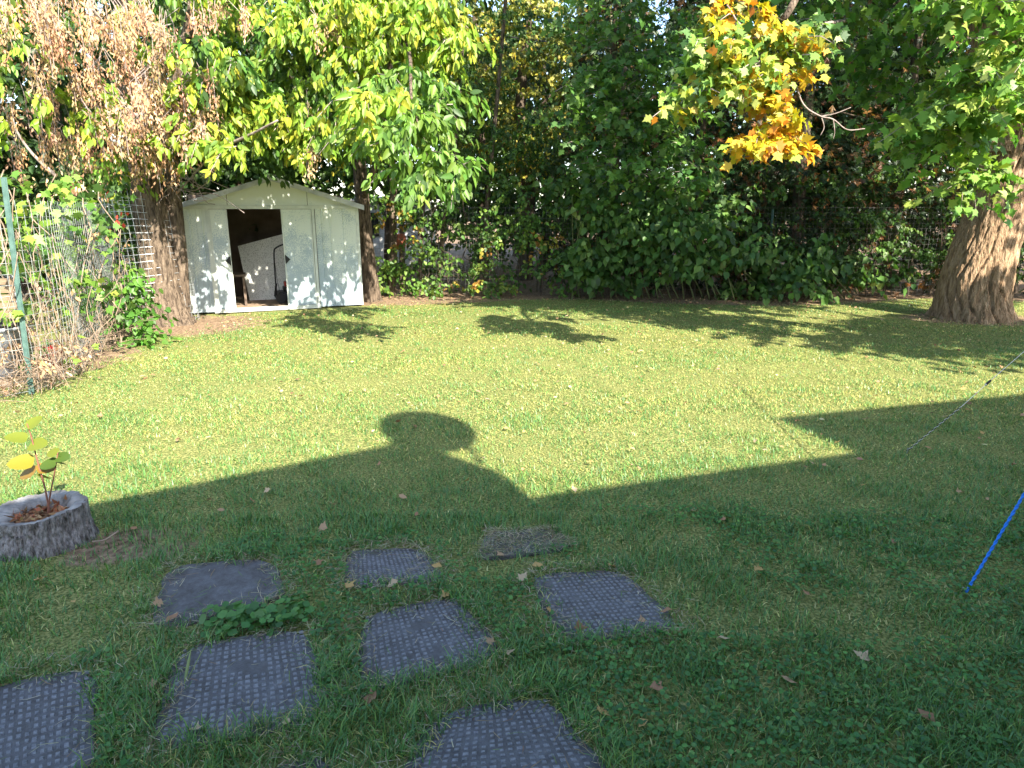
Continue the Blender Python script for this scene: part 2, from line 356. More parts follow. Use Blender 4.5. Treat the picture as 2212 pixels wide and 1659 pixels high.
# ================================================================ HOUSE behind the viewer (its roof line shades the lawn)
def house():
    sl = Vector((SUNH[0], SUNH[1])) / math.tan(SUN_EL)
    def up(X, Y):              # shadow point on the lawn -> point of the facade that casts it
        h = (Y + 1 - .3 * X) / (-sl.y + .3 * sl.x); return Vector((X + sl.x * h, Y + sl.y * h, h))
    pts = [up(*q) for q in [(-5.2, 1.93), (-2.47, 3.71), (-.94, 4.71), (-.62, 4.78), (-.42, 4.58), (-.1, 4.28), (.15, 3.79), (2.73, 4.66), (2.26, 5.44), (4.82, 6.17), (9.5, 7.5)]]
    back = Vector((.287, -.958, 0)).normalized() * 5.5
    base = [Vector((pts[-1].x, pts[-1].y, 0)), Vector((pts[0].x, pts[0].y, 0))]
    root = thing('house', 'house with pale siding and stepped roof line facing the back lawn', 'house')
    M['siding'] = noisy('house_siding', [(.3, (.42, .41, .38)), (.7, (.52, .51, .48))], 3, 5, .7)
    M['shingle'] = noisy('roof_shingle', [(.3, (.07, .065, .06)), (.7, (.15, .14, .13))], 9, 6, .9)
    MB().prism(pts + base, back).build('wall', 'siding', root)
    rf = MB()
    for a, b in zip(pts[:-1], pts[1:]):
        if abs(b.x - a.x) > .3:
            o = Vector((0, 0, .004)); rf.prism([a + o, b + o, b + o + Vector((0, 0, -.09)), a + o + Vector((0, 0, -.09))], back * .012 * -1)
    rf.build('fascia', 'shingle', root)
    d = thing('satellite_dish', 'round satellite dish on the roof edge of the house', 'satellite dish')
    c = up(-.68, 5.17); q = TO_SUN.to_track_quat('Z', 'Y')
    pr = MB().lathe([(.02, -.06), (.2, -.035), (.345, .01), (.35, .018), (.2, -.02), (.02, -.045)], k=28)
    o = pr.build('reflector', mat('dish_grey', (.45, .45, .46), .5), d); o.location = c; o.rotation_euler = q.to_euler()
    MB().tube([c - TO_SUN * .06, up(-.80, 4.8), up(-.78, 4.5)], .11, 10).build('mast', 'steel', d)
    MB().tube([up(-.36, 5.0), up(-.31, 4.75), up(-.22, 4.45)], .022, 8).build('feed_arm', 'steel', d)
house()

# ================================================================ STEPPING SLABS
SLABS = [[(-120, 1520), (190, 1450), (172, 1700), (-150, 1790)], [(400, 1405), (650, 1365), (692, 1540), (350, 1602)], [(372, 1228), (575, 1213), (606, 1288), (345, 1350)],
         [(762, 1190), (905, 1186), (948, 1247), (755, 1262)], [(795, 1332), (978, 1296), (1072, 1410), (796, 1480)], [(1055, 1150), (1192, 1143), (1235, 1182), (1042, 1208)],
         [(1158, 1247), (1335, 1236), (1455, 1345), (1228, 1374)], [(955, 1545), (1172, 1512), (1310, 1700), (850, 1740)], [(590, 1668), (690, 1640), (760, 1760), (560, 1790)]]
SLAB_LABEL = ['dark stepping slab cut by the bottom left corner', 'large dark studded slab below the round-leaved weeds', 'smooth pebbly slab above the round-leaved weeds, nearest the stump',
              'small studded slab half swallowed by grass, left in the far row', 'studded slab in the middle with grass stems strewn on it', 'farthest slab, mostly buried under dry clippings',
              'studded slab farthest to the right beside the clover', 'near studded slab at the bottom edge with crisp square studs', 'corner of a slab buried in grass at the bottom edge']
SLAB_POLY = []
def slabs():
    for k, q in enumerate(SLABS):
        P = [gnd(*a) for a in q]; cc = sum(P, Vector()) / 4; P = [cc + (p - cc) * (1.17 if k != 5 else 1.1) for p in P]; SLAB_POLY.append(np.array([(p.x, p.y) for p in P]))
        ctr = sum(P, Vector()) / 4
        t = thing('stepping_slab', SLAB_LABEL[k], 'paving slab', ctr, 0, 'concrete slabs set in the lawn')
        Q = [p - ctr for p in P]; zt = -.003 + .003 * (k % 3)
        # worn irregular edge
        ring = []
        for i in range(4):
            a, b = Q[i], Q[(i + 1) % 4]
            for s in np.linspace(0, 1, 9)[:-1]:
                p = a.lerp(b, s); ring.append(p * (1 + .05 * mnoise.noise(p * 9 + Vector((k, 0, 0))) + .03 * mnoise.noise(p * 30 + Vector((k, 0, 0))) - (.16 if s == 0 else (.05 if s in (.125, .875) else 0))))
        n = len(ring); v = [Vector((p.x, p.y, -.05)) for p in ring] + [Vector((p.x, p.y, zt - .008)) for p in ring] + [Vector((p.x * .975, p.y * .975, zt)) for p in ring]
        f = [(i, (i + 1) % n, n + (i + 1) % n, n + i) for i in range(n)] + [(n + i, n + (i + 1) % n, 2 * n + (i + 1) % n, 2 * n + i) for i in range(n)] + [tuple(range(2 * n, 3 * n))]
        MB().add(v, f).build('slab', 'stone', t)
        if k in (2, 8): continue
        N = 20; sm = MB()
        for i in range(1, N - 1):
            for j in range(1, N - 1):
                if mnoise.noise(Vector((i * .22 + k * 9, j * .22, 0))) < (-.45 if k != 5 else .1) and k != 7: continue
                u, w_ = (i + .5) / N, (j + .5) / N
                c = Q[0].lerp(Q[1], u).lerp(Q[3].lerp(Q[2], u), w_)
                ex = (Q[1] - Q[0]).lerp(Q[2] - Q[3], w_) / N * .33; ey = (Q[3] - Q[0]).lerp(Q[2] - Q[1], u) / N * .33
                jt = Vector((random.gauss(0, .0008), random.gauss(0, .0008), 0)); h = zt + .0026 + random.gauss(0, .0009); s = random.uniform(.75, 1.1)
                lo = [c + jt + ex * a * s + ey * b * s for a, b in ((-1, -1), (1, -1), (1, 1), (-1, 1))]
                sm.add([Vector((p.x, p.y, zt - .001)) for p in lo] + [Vector(((p.x - c.x) * .72 + c.x, (p.y - c.y) * .72 + c.y, h)) for p in lo],
                       [(4, 5, 6, 7), (0, 1, 5, 4), (1, 2, 6, 5), (2, 3, 7, 6), (3, 0, 4, 7)])
        sm.build('stud_grid', 'stud', t, kind='stuff')
slabs()
def in_slab(x, y, grow):
    """distance-ish test: inside slab polygon shrunk by a noisy margin"""
    r = np.zeros(len(x), bool)
    for P in SLAB_POLY:
        c = P.mean(0); ins = np.ones(len(x), bool)
        for i in range(4):
            a, b = P[i], P[(i + 1) % 4]; e = b - a; ln = np.hypot(*e); nrm = np.array((-e[1], e[0])) / ln
            if np.dot(c - a, nrm) < 0: nrm = -nrm
            ins &= ((x - a[0]) * nrm[0] + (y - a[1]) * nrm[1]) > grow
        r |= ins
    return r

# ================================================================ SHED
SH0 = Vector((-5.33, 11.33, 0)); SH1 = Vector((-2.73, 12.37, 0)); SHL = (SH1 - SH0).length; SHA = math.atan2(SH1.y - SH0.y, SH1.x - SH0.x)
WH, RH, SD = 1.76, 2.19, 1.9
def shed_local(px, py, back=0.0):
    """picture point -> (along front, height) on the plane parallel to the shed front"""
    u = Vector((math.cos(SHA), math.sin(SHA), 0)); n = Vector((math.sin(SHA), -math.cos(SHA), 0)); o = SH0 - n * back; d = ray(px, py)
    t = (o - Vector((0, 0, CAM_H))).dot(n) / d.dot(n); p = Vector((0, 0, CAM_H)) + d * t
    return (p - SH0).dot(u), p.z
def shed():
    s = thing('garden_shed', 'weathered pale metal garden shed with sliding doors open and low gable roof', 'shed', SH0, SHA)
    a0 = shed_local(452, 520)[0]; a1 = shed_local(496, 520)[0]; b0 = shed_local(611, 520)[0]; b1 = shed_local(676, 520)[0]; c0 = shed_local(684, 520)[0]
    DZ0, DZ1 = .07, WH - .06
    def panel(x0, x1, z0, z1, y=0.0, name='wall_panel', par=s, m='paint', ribs=(.0, 1.0)):
        # folded sheet: flat field with raised ribs at its edges
        q = MB().box(x0, x1, y, y + .012, z0, z1); o = q.build(name, m, par)
        for r_ in ribs:
            x = x0 + (x1 - x0) * r_; MB().prism([(x - .016, y + .002, z0), (x - .007, y - .014, z0), (x + .007, y - .014, z0), (x + .016, y + .002, z0)], (0, 0, z1 - z0)).build('rib', m, o)
        return o
    panel(0, a0 * .55, .02, WH, ribs=(.06, .5)); panel(a0 * .55 + .002, a0, .02, WH, ribs=(.5,))
    w3 = (SHL - c0) / 3
    for i in range(3): panel(c0 + i * w3 + .001, c0 + (i + 1) * w3 - .001, .02, WH, ribs=(.03, .97) if i == 1 else ((.97,) if i == 2 else (.45,)))
    # jambs, header track, sill track, corner trims
    MB().box(a0 - .02, a0 + .03, -.03, -.001, .02, WH).build('door_jamb', 'trim', s); MB().box(b1 + .006, b1 + .05, -.032, -.001, .02, WH - .05).build('door_jamb', 'trim', s)
    MB().box(0, SHL, -.035, -.001, WH - .055, WH + .004).build('header_track', 'trim', s)
    MB().box(a0 - .03, b1 + .06, -.05, .03, .0, .065).build('sill_track', 'trim', s, bevel=.006)
    MB().box(-.02, .03, -.02, .03, .02, WH).build('corner_trim', 'trim', s); MB().box(SHL - .03, SHL + .02, -.02, .03, .02, WH).build('corner_trim', 'trim', s)
    # doors hang inside the jambs
    for x0, x1, hx, nm in ((a0 + .031, a1, a1 - .012, 'left'), (b0, b1, b0 + .012, 'right')):
        o = MB().box(x0, x1, -.022, -.006, DZ0, DZ1).build('door', 'paint', s)
        for x in (x0 + .012, x1 - .012): MB().box(x - .011, x + .011, -.0305, -.0225, DZ0, DZ1).build('door_edge', 'trim', o)
        hz = shed_local(500, 563)[1]
        q = .085
        MB().prism([(hx, -.034, hz - q), (hx + (q if nm == 'right' else .0) , -.034, hz), (hx, -.034, hz + q), (hx - (q if nm == 'left' else .0), -.034, hz)], (0, .004, 0)).build('handle', 'black', o)
    # gable in three sheets
    def gz(x): return WH + (RH - WH) * (1 - abs(x - SHL / 2) / (SHL / 2))
    for x0, x1 in ((0.02, SHL * .245), (SHL * .248, SHL * .70), (SHL * .703, SHL - .02)):
        top = [(x1, gz(x1))] + ([(SHL / 2, RH)] if x0 < SHL / 2 < x1 else []) + [(x0, gz(x0))]
        MB().prism([(x0, -.012, WH + .006), (x1, -.012, WH + .006)] + [(x, -.012, z - .006) for x, z in top], (0, .014, 0)).build('gable_panel', 'paint', s)
    for sg in (0, 1):
        xe = -.1 if sg == 0 else SHL + .1; ze = gz(0) - .025; xr = SHL / 2
        P = [(xe, -.13, ze), (xr, -.13, RH + .012), (xr, SD + .1, RH + .012), (xe, SD + .1, ze)]
        r_ = MB().prism(P, (0, 0, .03)).build('roof_sheet', 'roof', s)
        MB().prism([(xe, -.135, ze - .05), (xr, -.135, RH - .035), (xr, -.135, RH + .046), (xe, -.135, ze + .034)], (0, -.014, 0)).build('edge_trim', 'roof', r_)
    MB().box(SHL / 2 - .08, SHL / 2 + .08, -.155, SD + .1, RH + .044, RH + .06).build('ridge_cap', 'roof', s)
    # side and back walls
    MB().box(0, .012, .013, SD, .02, WH).build('side_wall', 'paint', s); MB().box(SHL - .012, SHL, .013, SD, .02, WH).build('side_wall', 'paint', s)
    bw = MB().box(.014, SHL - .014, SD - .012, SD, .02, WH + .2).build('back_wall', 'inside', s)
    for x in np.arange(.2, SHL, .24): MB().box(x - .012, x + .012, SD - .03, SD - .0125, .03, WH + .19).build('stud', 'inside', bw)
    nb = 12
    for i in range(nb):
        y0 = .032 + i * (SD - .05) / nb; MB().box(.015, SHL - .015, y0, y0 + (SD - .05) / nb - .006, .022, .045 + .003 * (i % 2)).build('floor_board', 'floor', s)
    u = Vector((math.cos(SHA), math.sin(SHA), 0)); nb_ = Vector((-math.sin(SHA), math.cos(SHA), 0))
    def w_(x, y, z): return SH0 + u * x + nb_ * y + Vector((0, 0, z))
    # foam board leaning at the back
    bk = 1.15
    pts = [(514, 533), (640, 500), (652, 655), (545, 674)]
    q = [shed_local(px, py, bk) for px, py in pts]
    fb = MB().prism([w_(x, bk + .25 * (z - .1), z) for x, z in q], nb_ * .045).build('foam_board', 'foam'); tag(fb, 'speckled white foam board leaning inside the open shed', 'board')
    fb.data.transform(Matrix.Translation((0, 0, -max(0, min(v.co.z for v in fb.data.vertices) - .05))))
    # mower
    mw = thing('lawn_mower', 'dark push mower with red engine cover parked inside the shed', 'lawn mower', w_(0, 0, .046))
    def lm(px, py, b):
        x, z = shed_local(px, py, b); return w_(x, b, z) - Vector(mw.location)
    hb = .62
    MB().tube(curve([lm(597, 628, hb), lm(594, 590, hb), lm(592, 545, hb), lm(597, 535, hb), lm(615, 527, hb), lm(640, 522, hb)], 5), .014, 8).build('handle_bar', 'black', mw, True)
    MB().tube(curve([lm(604, 628, hb + .1), lm(598, 600, hb + .06), lm(593, 560, hb + .02)], 4), .004, 6).build('cable', 'black', mw)
    xm = shed_local(613, 640, .7)[0]; B = MB()
    def lb(x0, x1, y0, y1, z0, z1): return [w_(x, y, z) - Vector(mw.location) for z in (z0, z1) for x, y in ((x0, y0), (x1, y0), (x1, y1), (x0, y1))]
    bf = [(0, 3, 2, 1), (4, 5, 6, 7), (0, 1, 5, 4), (1, 2, 6, 5), (2, 3, 7, 6), (3, 0, 4, 7)]
    MB().add(lb(xm - .1, xm + .32, .5, .98, .10, .24), bf).build('deck', 'black', mw, bevel=.03)
    MB().add(lb(xm - .0, xm + .26, .6, .88, .24, .33), bf).build('engine', 'black', mw, bevel=.02)
    MB().add(lb(xm + .02, xm + .25, .61, .86, .331, .42), bf).build('engine_cover', 'red', mw, bevel=.025)
    for x, y in ((xm - .06, .47), (xm + .28, .47), (xm - .06, 1.0), (xm + .28, 1.0)):
        c = w_(x, y, .14) - Vector(mw.location); MB().tube([c - nb_ * .02, c + nb_ * .02], .09, 14).build('wheel', 'black', mw)
    MB().tube([lm(594, 640, hb), lm(597, 612, hb)], .02, 6).build('bracket', 'black', mw)
    # little table on the left
    tb = thing('side_table', 'small dark wooden table standing inside the shed at the left', 'table', w_(0, 0, .046))
    xt = shed_local(505, 600, .45)[0]
    def tbx(x0, x1, y0, y1, z0, z1): return [w_(x, y, z) - Vector(tb.location) for z in (z0, z1) for x, y in ((x0, y0), (x1, y0), (x1, y1), (x0, y1))]
    MB().add(tbx(xt - .3, xt + .2, .35, .8, .56, .6), bf).build('table_top', 'inside', tb)
    for x in (xt - .27, xt + .14):
        for y in (.38, .74): MB().add(tbx(x, x + .04, y, y + .04, .047, .56), bf).build('leg', 'inside', tb)
shed()

# ================================================================ WIRE FENCES
def wire_fence(name, label, line, height, dx, dz, rad, m, lean=0.0, sag=.01, z0=.03, top_gap=1):
    root = thing(name, label, 'fence', line[0])
    o = Vector(line[0]); pts = curve(line, 10); acc = [0]
    for a, b in zip(pts[:-1], pts[1:]): acc.append(acc[-1] + (b - a).length)
    def at(s):
        for i in range(len(acc) - 1):
            if s <= acc[i + 1] + 1e-9: return pts[i].lerp(pts[i + 1], (s - acc[i]) / max(acc[i + 1] - acc[i], 1e-6))
        return pts[-1]
    tot = acc[-1]
    def wob(s, z): return Vector((.03 * mnoise.noise(Vector((s * 1.3, z * 1.1, 1))), .05 * mnoise.noise(Vector((s * .9, z * 1.3, 7))) + lean * z, sag * mnoise.noise(Vector((s * 1.1, z * 3, 3)))))
    z = z0
    while z < height + .01:
        MB().tube([at(s) - o + Vector((0, 0, z)) + wob(s, z) for s in np.linspace(0, tot, max(8, int(tot / .35)))], rad, 4, False).build('horizontal_wire', m, root); z += dz
    for s in np.arange(.03, tot, dx):
        MB().tube([at(s) - o + Vector((0, 0, q)) + wob(s, q) for q in np.linspace(z0, height, 6)], rad * .85, 4, False).build('vertical_wire', m, root)
    return root
wire_fence('wire_fence', 'rusty welded wire fence overgrown with vines along the back hedge', [(-3.6, BFY + .1, 0), (0, BFY, 0), (4, BFY - .05, 0), (9.6, BFY - .1, 0)], 1.75, .082, .1, .0024, 'wiredark')
wire_fence('wire_fence', 'silvery welded wire fence tangled with dead vines at the left', LFENCE, 1.78, .085, .1, .0022, 'wire', sag=.02)
def post(p, top, label, m='post'):
    t = thing('fence_post', label, 'post', p); d = Vector(top) - Vector(p); L = d.length; q = d.to_track_quat('Z', 'X').to_euler()
    o = MB().prism([(-.022, -.004, 0), (.022, -.004, 0), (.022, .004, 0), (.006, .004, 0), (.004, .032, 0), (-.004, .032, 0), (-.006, .004, 0), (-.022, .004, 0)], (0, 0, L)).build('stake', m, t); o.rotation_euler = q
    for z in np.arange(.15, L - .05, .11):
        k = MB().box(-.006, .006, -.012, -.0045, z, z + .02).build('lug', m, o)
    return t
post(LFENCE[1], atY(10, 383, 6.2), 'green metal stake standing at the bend of the left wire fence')
post(Vector((5.1, BFY - .12, 0)), Vector((5.1, BFY - .12, 1.7)), 'dark metal stake on the shaded back fence')

# cage round the twin trunk
def cage():
    c = gnd(352, 694); r = .5; H = 1.92
    t = thing('wire_cage', 'cylinder of welded wire standing round the twin tree trunk', 'cage', c)
    def P(a, z): return Vector((math.cos(a) * r * (1 + .05 * math.sin(2 * a + 1)), math.sin(a) * r, z + .02 * math.sin(a * 2 + z * 3))) + Vector((-.12 * z / H + .015 * mnoise.noise(Vector((a, z * 2, 0))), 0, 0))
    for z in np.arange(.05, H, .1):
        MB().tube([P(a, z) for a in np.linspace(0, 2 * math.pi, 33)], .0030, 4, False).build('ring_wire', 'wire', t)
    for a in np.linspace(0, 2 * math.pi, 38)[:-1]:
        MB().tube([P(a, z) for z in np.linspace(0, H + .03, 7)], .0027, 4, False).build('upright_wire', 'wire', t)
cage()

# ================================================================ TREES
YG = [(.245, .33, .035), (.20, .31, .033), (.15, .255, .03), (.28, .34, .038)]     # autumn yellow-green
MG = [(.10, .195, .032), (.13, .235, .036), (.075, .155, .028), (.16, .25, .04)]
DG = [(.055, .11, .025), (.075, .145, .03), (.10, .18, .034), (.04, .085, .022)]
TAN = [(.48, .315, .17), (.42, .26, .135), (.54, .37, .215), (.33, .195, .105), (.47, .27, .165)]
ORG = [(.56, .27, .02), (.58, .35, .025), (.50, .20, .02), (.55, .40, .03), (.44, .37, .03)]
YEL = [(.50, .44, .06), (.42, .42, .06), (.55, .40, .05)]
YT = [(.34, .36, .036), (.38, .35, .036), (.29, .35, .036)]

def box_elder_caged():
    t = thing('box_elder_tree', 'twin-trunked box elder inside the wire cage, hung with dry tan seed clusters', 'tree', gnd(358, 698))
    o = Vector(t.location); Y = o.y
    def T(px, py, y=Y): return atY(px, py, y) - o
    trunk_mesh([Vector((.02, 0, -.05)), T(346, 600), T(330, 480), T(316, 380), T(295, 250), T(270, 60), T(250, -200)], [.34, .255, .235, .22, .18, .14, .08], 48, 12, .14, 9, .4, 3, 6).build('trunk', 'bark', t, True)
    trunk_mesh([T(395, 690, Y + .1), T(392, 600, Y + .1), T(382, 480, Y + .1), T(372, 360, Y + .05), T(380, 200), T(420, 0), T(470, -250)], [.12, .1, .1, .095, .085, .07, .05], 20, 8, .12, 9, .3, 5).build('trunk', 'bark', t, True)
    kn = MB().lathe([(.085, -.05), (.075, .01), (.052, .022), (.034, .0), (.01, -.03)], k=14).build('knot', 'barkdark', t, True)
    kn.location = T(318, 408, Y - .17); kn.rotation_euler = (R(80), 0, R(10))
    for pts, r in (([T(330, 330), T(430, 330, Y - .5), T(520, 300, Y - .9), T(600, 260, Y - 1.3)], .035), ([T(310, 300), T(200, 230, Y - .8), T(80, 190, Y - 1.6)], .04), ([T(300, 250), T(250, 120, Y - 1), T(200, 20, Y - 2)], .05),
                   ([T(340, 340), T(395, 300, Y - .2), T(430, 215, Y - .3)], .022), ([T(380, 420), T(425, 370, Y - .1), T(490, 300, Y - .3)], .014), ([T(120, 380, Y + .3), T(60, 320, Y + .2), T(5, 230, Y)], .03)):
        C = curve(pts, 6); MB().tube(C, np.linspace(r, r * .35, len(C)), 7).build('branch', 'twig', t, True)
    tw = MB(); rr = random.Random(4)
    for i in range(70):            # bare tangle right of the trunk
        a = T(rr.uniform(350, 420), rr.uniform(250, 420), Y - rr.uniform(0, .4)); e = a + Vector((rr.gauss(.25, .3), rr.gauss(-.1, .15), rr.gauss(.05, .22))); md = a.lerp(e, .5) + Vector((0, 0, rr.gauss(.02, .08)))
        tw.tube(curve([a, md, e], 3), .006, 3, False)
    L = Leaves(); S = Leaves()
    of = np.array(o)
    # dry seed clusters: strings hanging down in curtains
    for px, py, y, wx, wy, rd, n in ((60, 60, 8.6, 130, 90, .6, 42), (180, 130, 8.8, 150, 130, .7, 80), (300, 180, 9.2, 110, 150, .6, 80), (130, 20, 8.4, 170, 70, .6, 50), (360, 120, 9.3, 110, 130, .6, 46), (250, 280, 9.3, 110, 70, .4, 36), (60, 240, 8.9, 60, 90, .4, 14), (330, 330, 9.5, 50, 60, .25, 22), (430, 60, 9.3, 100, 70, .5, 14), (640, 260, 9.6, 60, 70, .3, 9), (700, 60, 9.4, 80, 60, .4, 5), (170, 330, 9.2, 50, 40, .3, 6), (360, 250, 9.3, 70, 80, .3, 22)):
        c, r = blob(px, py, y, wx, wy, rd); d = nrmz(rng.standard_normal((n, 3))) * rng.random((n, 1)) ** .5
        p0 = c + d * r; p0 = p0[np.arange(n) // 4 * 4] + .07 * rng.standard_normal((n, 3)); ln = .18 + .28 * rng.random((n, 1)); bc = pal(TAN, n, .12)
        for k in range(8):
            tt = (k + rng.random((n, 1))) / 8
            for q in range(4):
                p = p0 + np.array((0, 0, -1.)) * ln * tt + (.022 + .02 * tt) * rng.standard_normal((n, 3)) + .12 * ln * tt * np.array((.3, -.3, 0))
                S.put(p - of, nrmz(np.array((0, 0, -1.)) + .5 * rng.standard_normal((n, 3))), nrmz(np.array((.35, -.7, .3)) + .8 * rng.standard_normal((n, 3))), .062 * (.6 + .7 * rng.random(n)), np.clip(bc * (1 + .2 * rng.standard_normal((n, 1))), .02, .8))
        for i in range(n): tw.tube([p0[i] - of + np.array((random.gauss(0, .1), 0, .15)), p0[i] - of, p0[i] - of - np.array((0, 0, float(ln[i, 0])))], .004, 3, False)
    for px, py, y, wx, wy, rd, n, cs in ((60, 30, 9.3, 120, 80, .7, 16, MG), (40, 130, 8.4, 60, 70, .4, 7, YG), (70, 220, 8.6, 70, 40, .3, 5, YG), (30, 330, 8.3, 30, 40, .2, 3, YG), (200, 240, 9.3, 60, 40, .3, 6, YG), (250, 320, 9.2, 80, 50, .3, 12, YG), (420, 60, 9.8, 110, 80, .7, 26, YG), (480, 160, 9.8, 120, 100, .7, 34, MG),
                                     (470, 260, 9.6, 60, 70, .4, 16, YG), (400, 200, 10, 90, 100, .6, 16, MG), (460, 320, 9.3, 70, 40, .3, 14, YG), (300, 60, 10.4, 150, 90, .6, 18, MG), (150, 340, 11, 120, 70, .6, 14, DG), (280, 370, 9.7, 60, 50, .3, 9, MG)):
        py -= 30; c, r = blob(px, py, y, wx, wy, rd)
        boughs(L, c - of, r, n, .42, .8, .10, 5, .135, cs, None, .55, .85, (.1, -.4, 0), tw, .4, YT)
    # the rest of the crown above the frame
    for c, r, n in (((-6.2, 9.6, 6.2), (2.0, 1.8, 1.2), 60), ((-4.6, 10.2, 6.8), (1.7, 1.5, 1.2), 50), ((-7.5, 9, 4.6), (1.2, 1.5, 1.3), 40)):
        boughs(L, np.array(c) - of, r, n, .8, .7, .12, 3, .14, MG, None, .6, .8)
    L.build('crown', OV, 'leaf', t, 300, wide=.85); S.build('seed_mass', SAM, 'dry', t, 200, 'dry tan seed clusters', piece='seed')
    tw.build('twig_mass', 'twig', t, kind='stuff')
box_elder_caged()

def tree_behind_shed():
    base = Vector((-2.72, 13.15, 0))
    t = thing('box_elder_tree', 'bright green box elder arching over the shed, trunk at its right corner', 'tree', base)
    o = base; of = np.array(o)
    def T(px, py, y): return atY(px, py, y) - o
    trunk_mesh([Vector((0, 0, -.05)), T(790, 520, 13.1), T(782, 430, 13.0), T(770, 300, 12.7), T(740, 120, 12.3), T(700, -150, 12)], [.17, .135, .125, .115, .1, .06], 20, 9, .1, 9, .35, 8, 5).build('trunk', 'bark', t, True)
    for pts, r in (([T(785, 420, 12.9), T(820, 330, 12.2), T(830, 200, 11.5), T(860, 60, 10.8)], .07), ([T(770, 300, 12.7), T(640, 180, 11.6), T(520, 100, 10.6)], .06), ([T(760, 220, 12.5), T(850, 160, 11.4), T(950, 150, 10.4)], .05), ([T(745, 130, 12.3), T(680, 150, 11), T(640, 230, 10)], .045), ([T(860, 60, 10.8), T(885, 120, 9.2), T(890, 220, 8.0), T(925, 330, 7.6)], .03)):
        C = curve(pts, 6); MB().tube(C, np.linspace(r, r * .3, len(C)), 8).build('branch', 'bark', t, True)
    L = Leaves(); tw = MB()
    for px, py, y, wx, wy, rd, n, cs in ((600, 60, 10.4, 140, 90, .8, 60, YG), (560, 170, 10.6, 120, 100, .7, 50, MG), (700, 100, 10.2, 140, 110, .8, 70, YG), (660, 220, 10.2, 110, 100, .6, 50, MG), (760, 60, 10.0, 130, 80, .7, 50, YG), (800, 170, 9.9, 110, 110, .6, 55, YG),
                                     (870, 80, 9.8, 90, 100, .6, 45, YG), (930, 60, 9.7, 50, 60, .4, 18, YG), (965, 115, 9.6, 40, 70, .3, 16, YG), (990, 140, 9.6, 25, 40, .2, 6, YG), (890, 240, 8.6, 90, 100, .4, 40, MG), (870, 330, 7.6, 80, 60, .35, 22, MG), (950, 385, 7.5, 50, 45, .25, 11, MG), (895, 395, 7.6, 50, 36, .25, 11, MG), (800, 250, 7.8, 70, 60, .35, 18, YG), (900, 300, 12, 100, 120, .5, 40, DG),
                                     (620, 300, 10.0, 110, 60, .5, 40, YG), (540, 290, 9.9, 80, 60, .4, 26, YG), (700, 340, 9.9, 80, 50, .4, 32, YG), (760, 310, 10.2, 80, 70, .5, 24, MG), (570, 350, 10.3, 50, 40, .3, 8, MG), (800, 20, 11.2, 200, 60, .8, 40, MG), (650, 20, 11.5, 250, 80, .8, 50, MG), (760, 260, 11.8, 220, 120, .6, 50, DG), (600, 240, 11.6, 180, 120, .6, 44, DG), (545, 395, 10.9, 30, 22, .15, 4, DG)):  # rear DG clusters put the crown's inner shade into the leaf colour
        py = py - 30 if py < 200 else (py - 58 if px < 820 else py - 26)
        c, r = blob(px, py, y, wx, wy, rd)
        boughs(L, c - of, r, n, .42, .8, .10, 5, .135, cs, None, .55, .85, (.15, -.45, 0), tw, .4, YT if cs is YG else None)
    for c, r, n in (((-2.6, 11.4, 6.6), (2.2, 1.6, 1.4), 70), ((-4.2, 11.5, 7.6), (2.2, 1.8, 1.6), 70)):
        boughs(L, np.array(c) - of, r, n, .8, .7, .12, 3, .14, MG, None, .6, .8)
    L.build('crown', OV, 'leaf', t, 300, wide=.85); tw.build('twig_mass', 'twig', t, kind='stuff')
tree_behind_shed()

def slim_trees():
    spec = [(845, 13.9, .085, [(845, 640), (850, 420), (845, 200)], 'slim dark trunk just right of the shed', MG), (905, 14.3, .05, [(905, 640), (912, 480), (925, 250)], 'thin trunk with sunlit patch left of the leaning one', DG),
            (945, 14.2, .055, [(942, 640), (955, 520), (962, 450), (985, 300)], 'thin leaning trunk with a sunlit streak', DG), (1050, 14.6, .06, [(1045, 640), (1052, 450), (1075, 200)], 'slim shaded trunk standing mid hedge behind the fence', DG), (870, 15, .07, [(880, 640), (868, 440), (870, 200)], 'dark trunk before the white building', DG)]
    for px, Y, r, P, lab, cs in spec:
        b = gnd(px, 640); b = Vector((b.x * Y / b.y, Y, 0)); t = thing('young_tree', lab, 'tree', b, 0, 'young trees in the back hedge')
        pts = [Vector((0, 0, -.05))] + [atY(x, y, Y) - b for x, y in P[1:]] + [atY(P[-1][0] + 30, -150, Y) - b]
        trunk_mesh(pts, np.linspace(r, r * .5, len(pts)), 12, 8, .1, 9, .3, px).build('trunk', 'bark', t, True)
        L = Leaves(); of = np.array(b)
        for k in range(4):
            c = np.array(atY(P[-1][0] + random.uniform(-90, 90), random.uniform(60, 380), Y + random.uniform(-.5, .4))) - of
            boughs(L, c, (.9, .5, .6), 34, .55, .6, .08, 3, .09, cs, None, .6, .6, (0, -.3, 0), None, .3, YEL if k == 1 else None)
        boughs(L, np.array((0, 0, 6.6)), (1.6, 1.2, 1.3), 60, .8, .6, .12, 3, .13, cs)
        L.build('crown', OV, 'leaf', t, 60)
slim_trees()

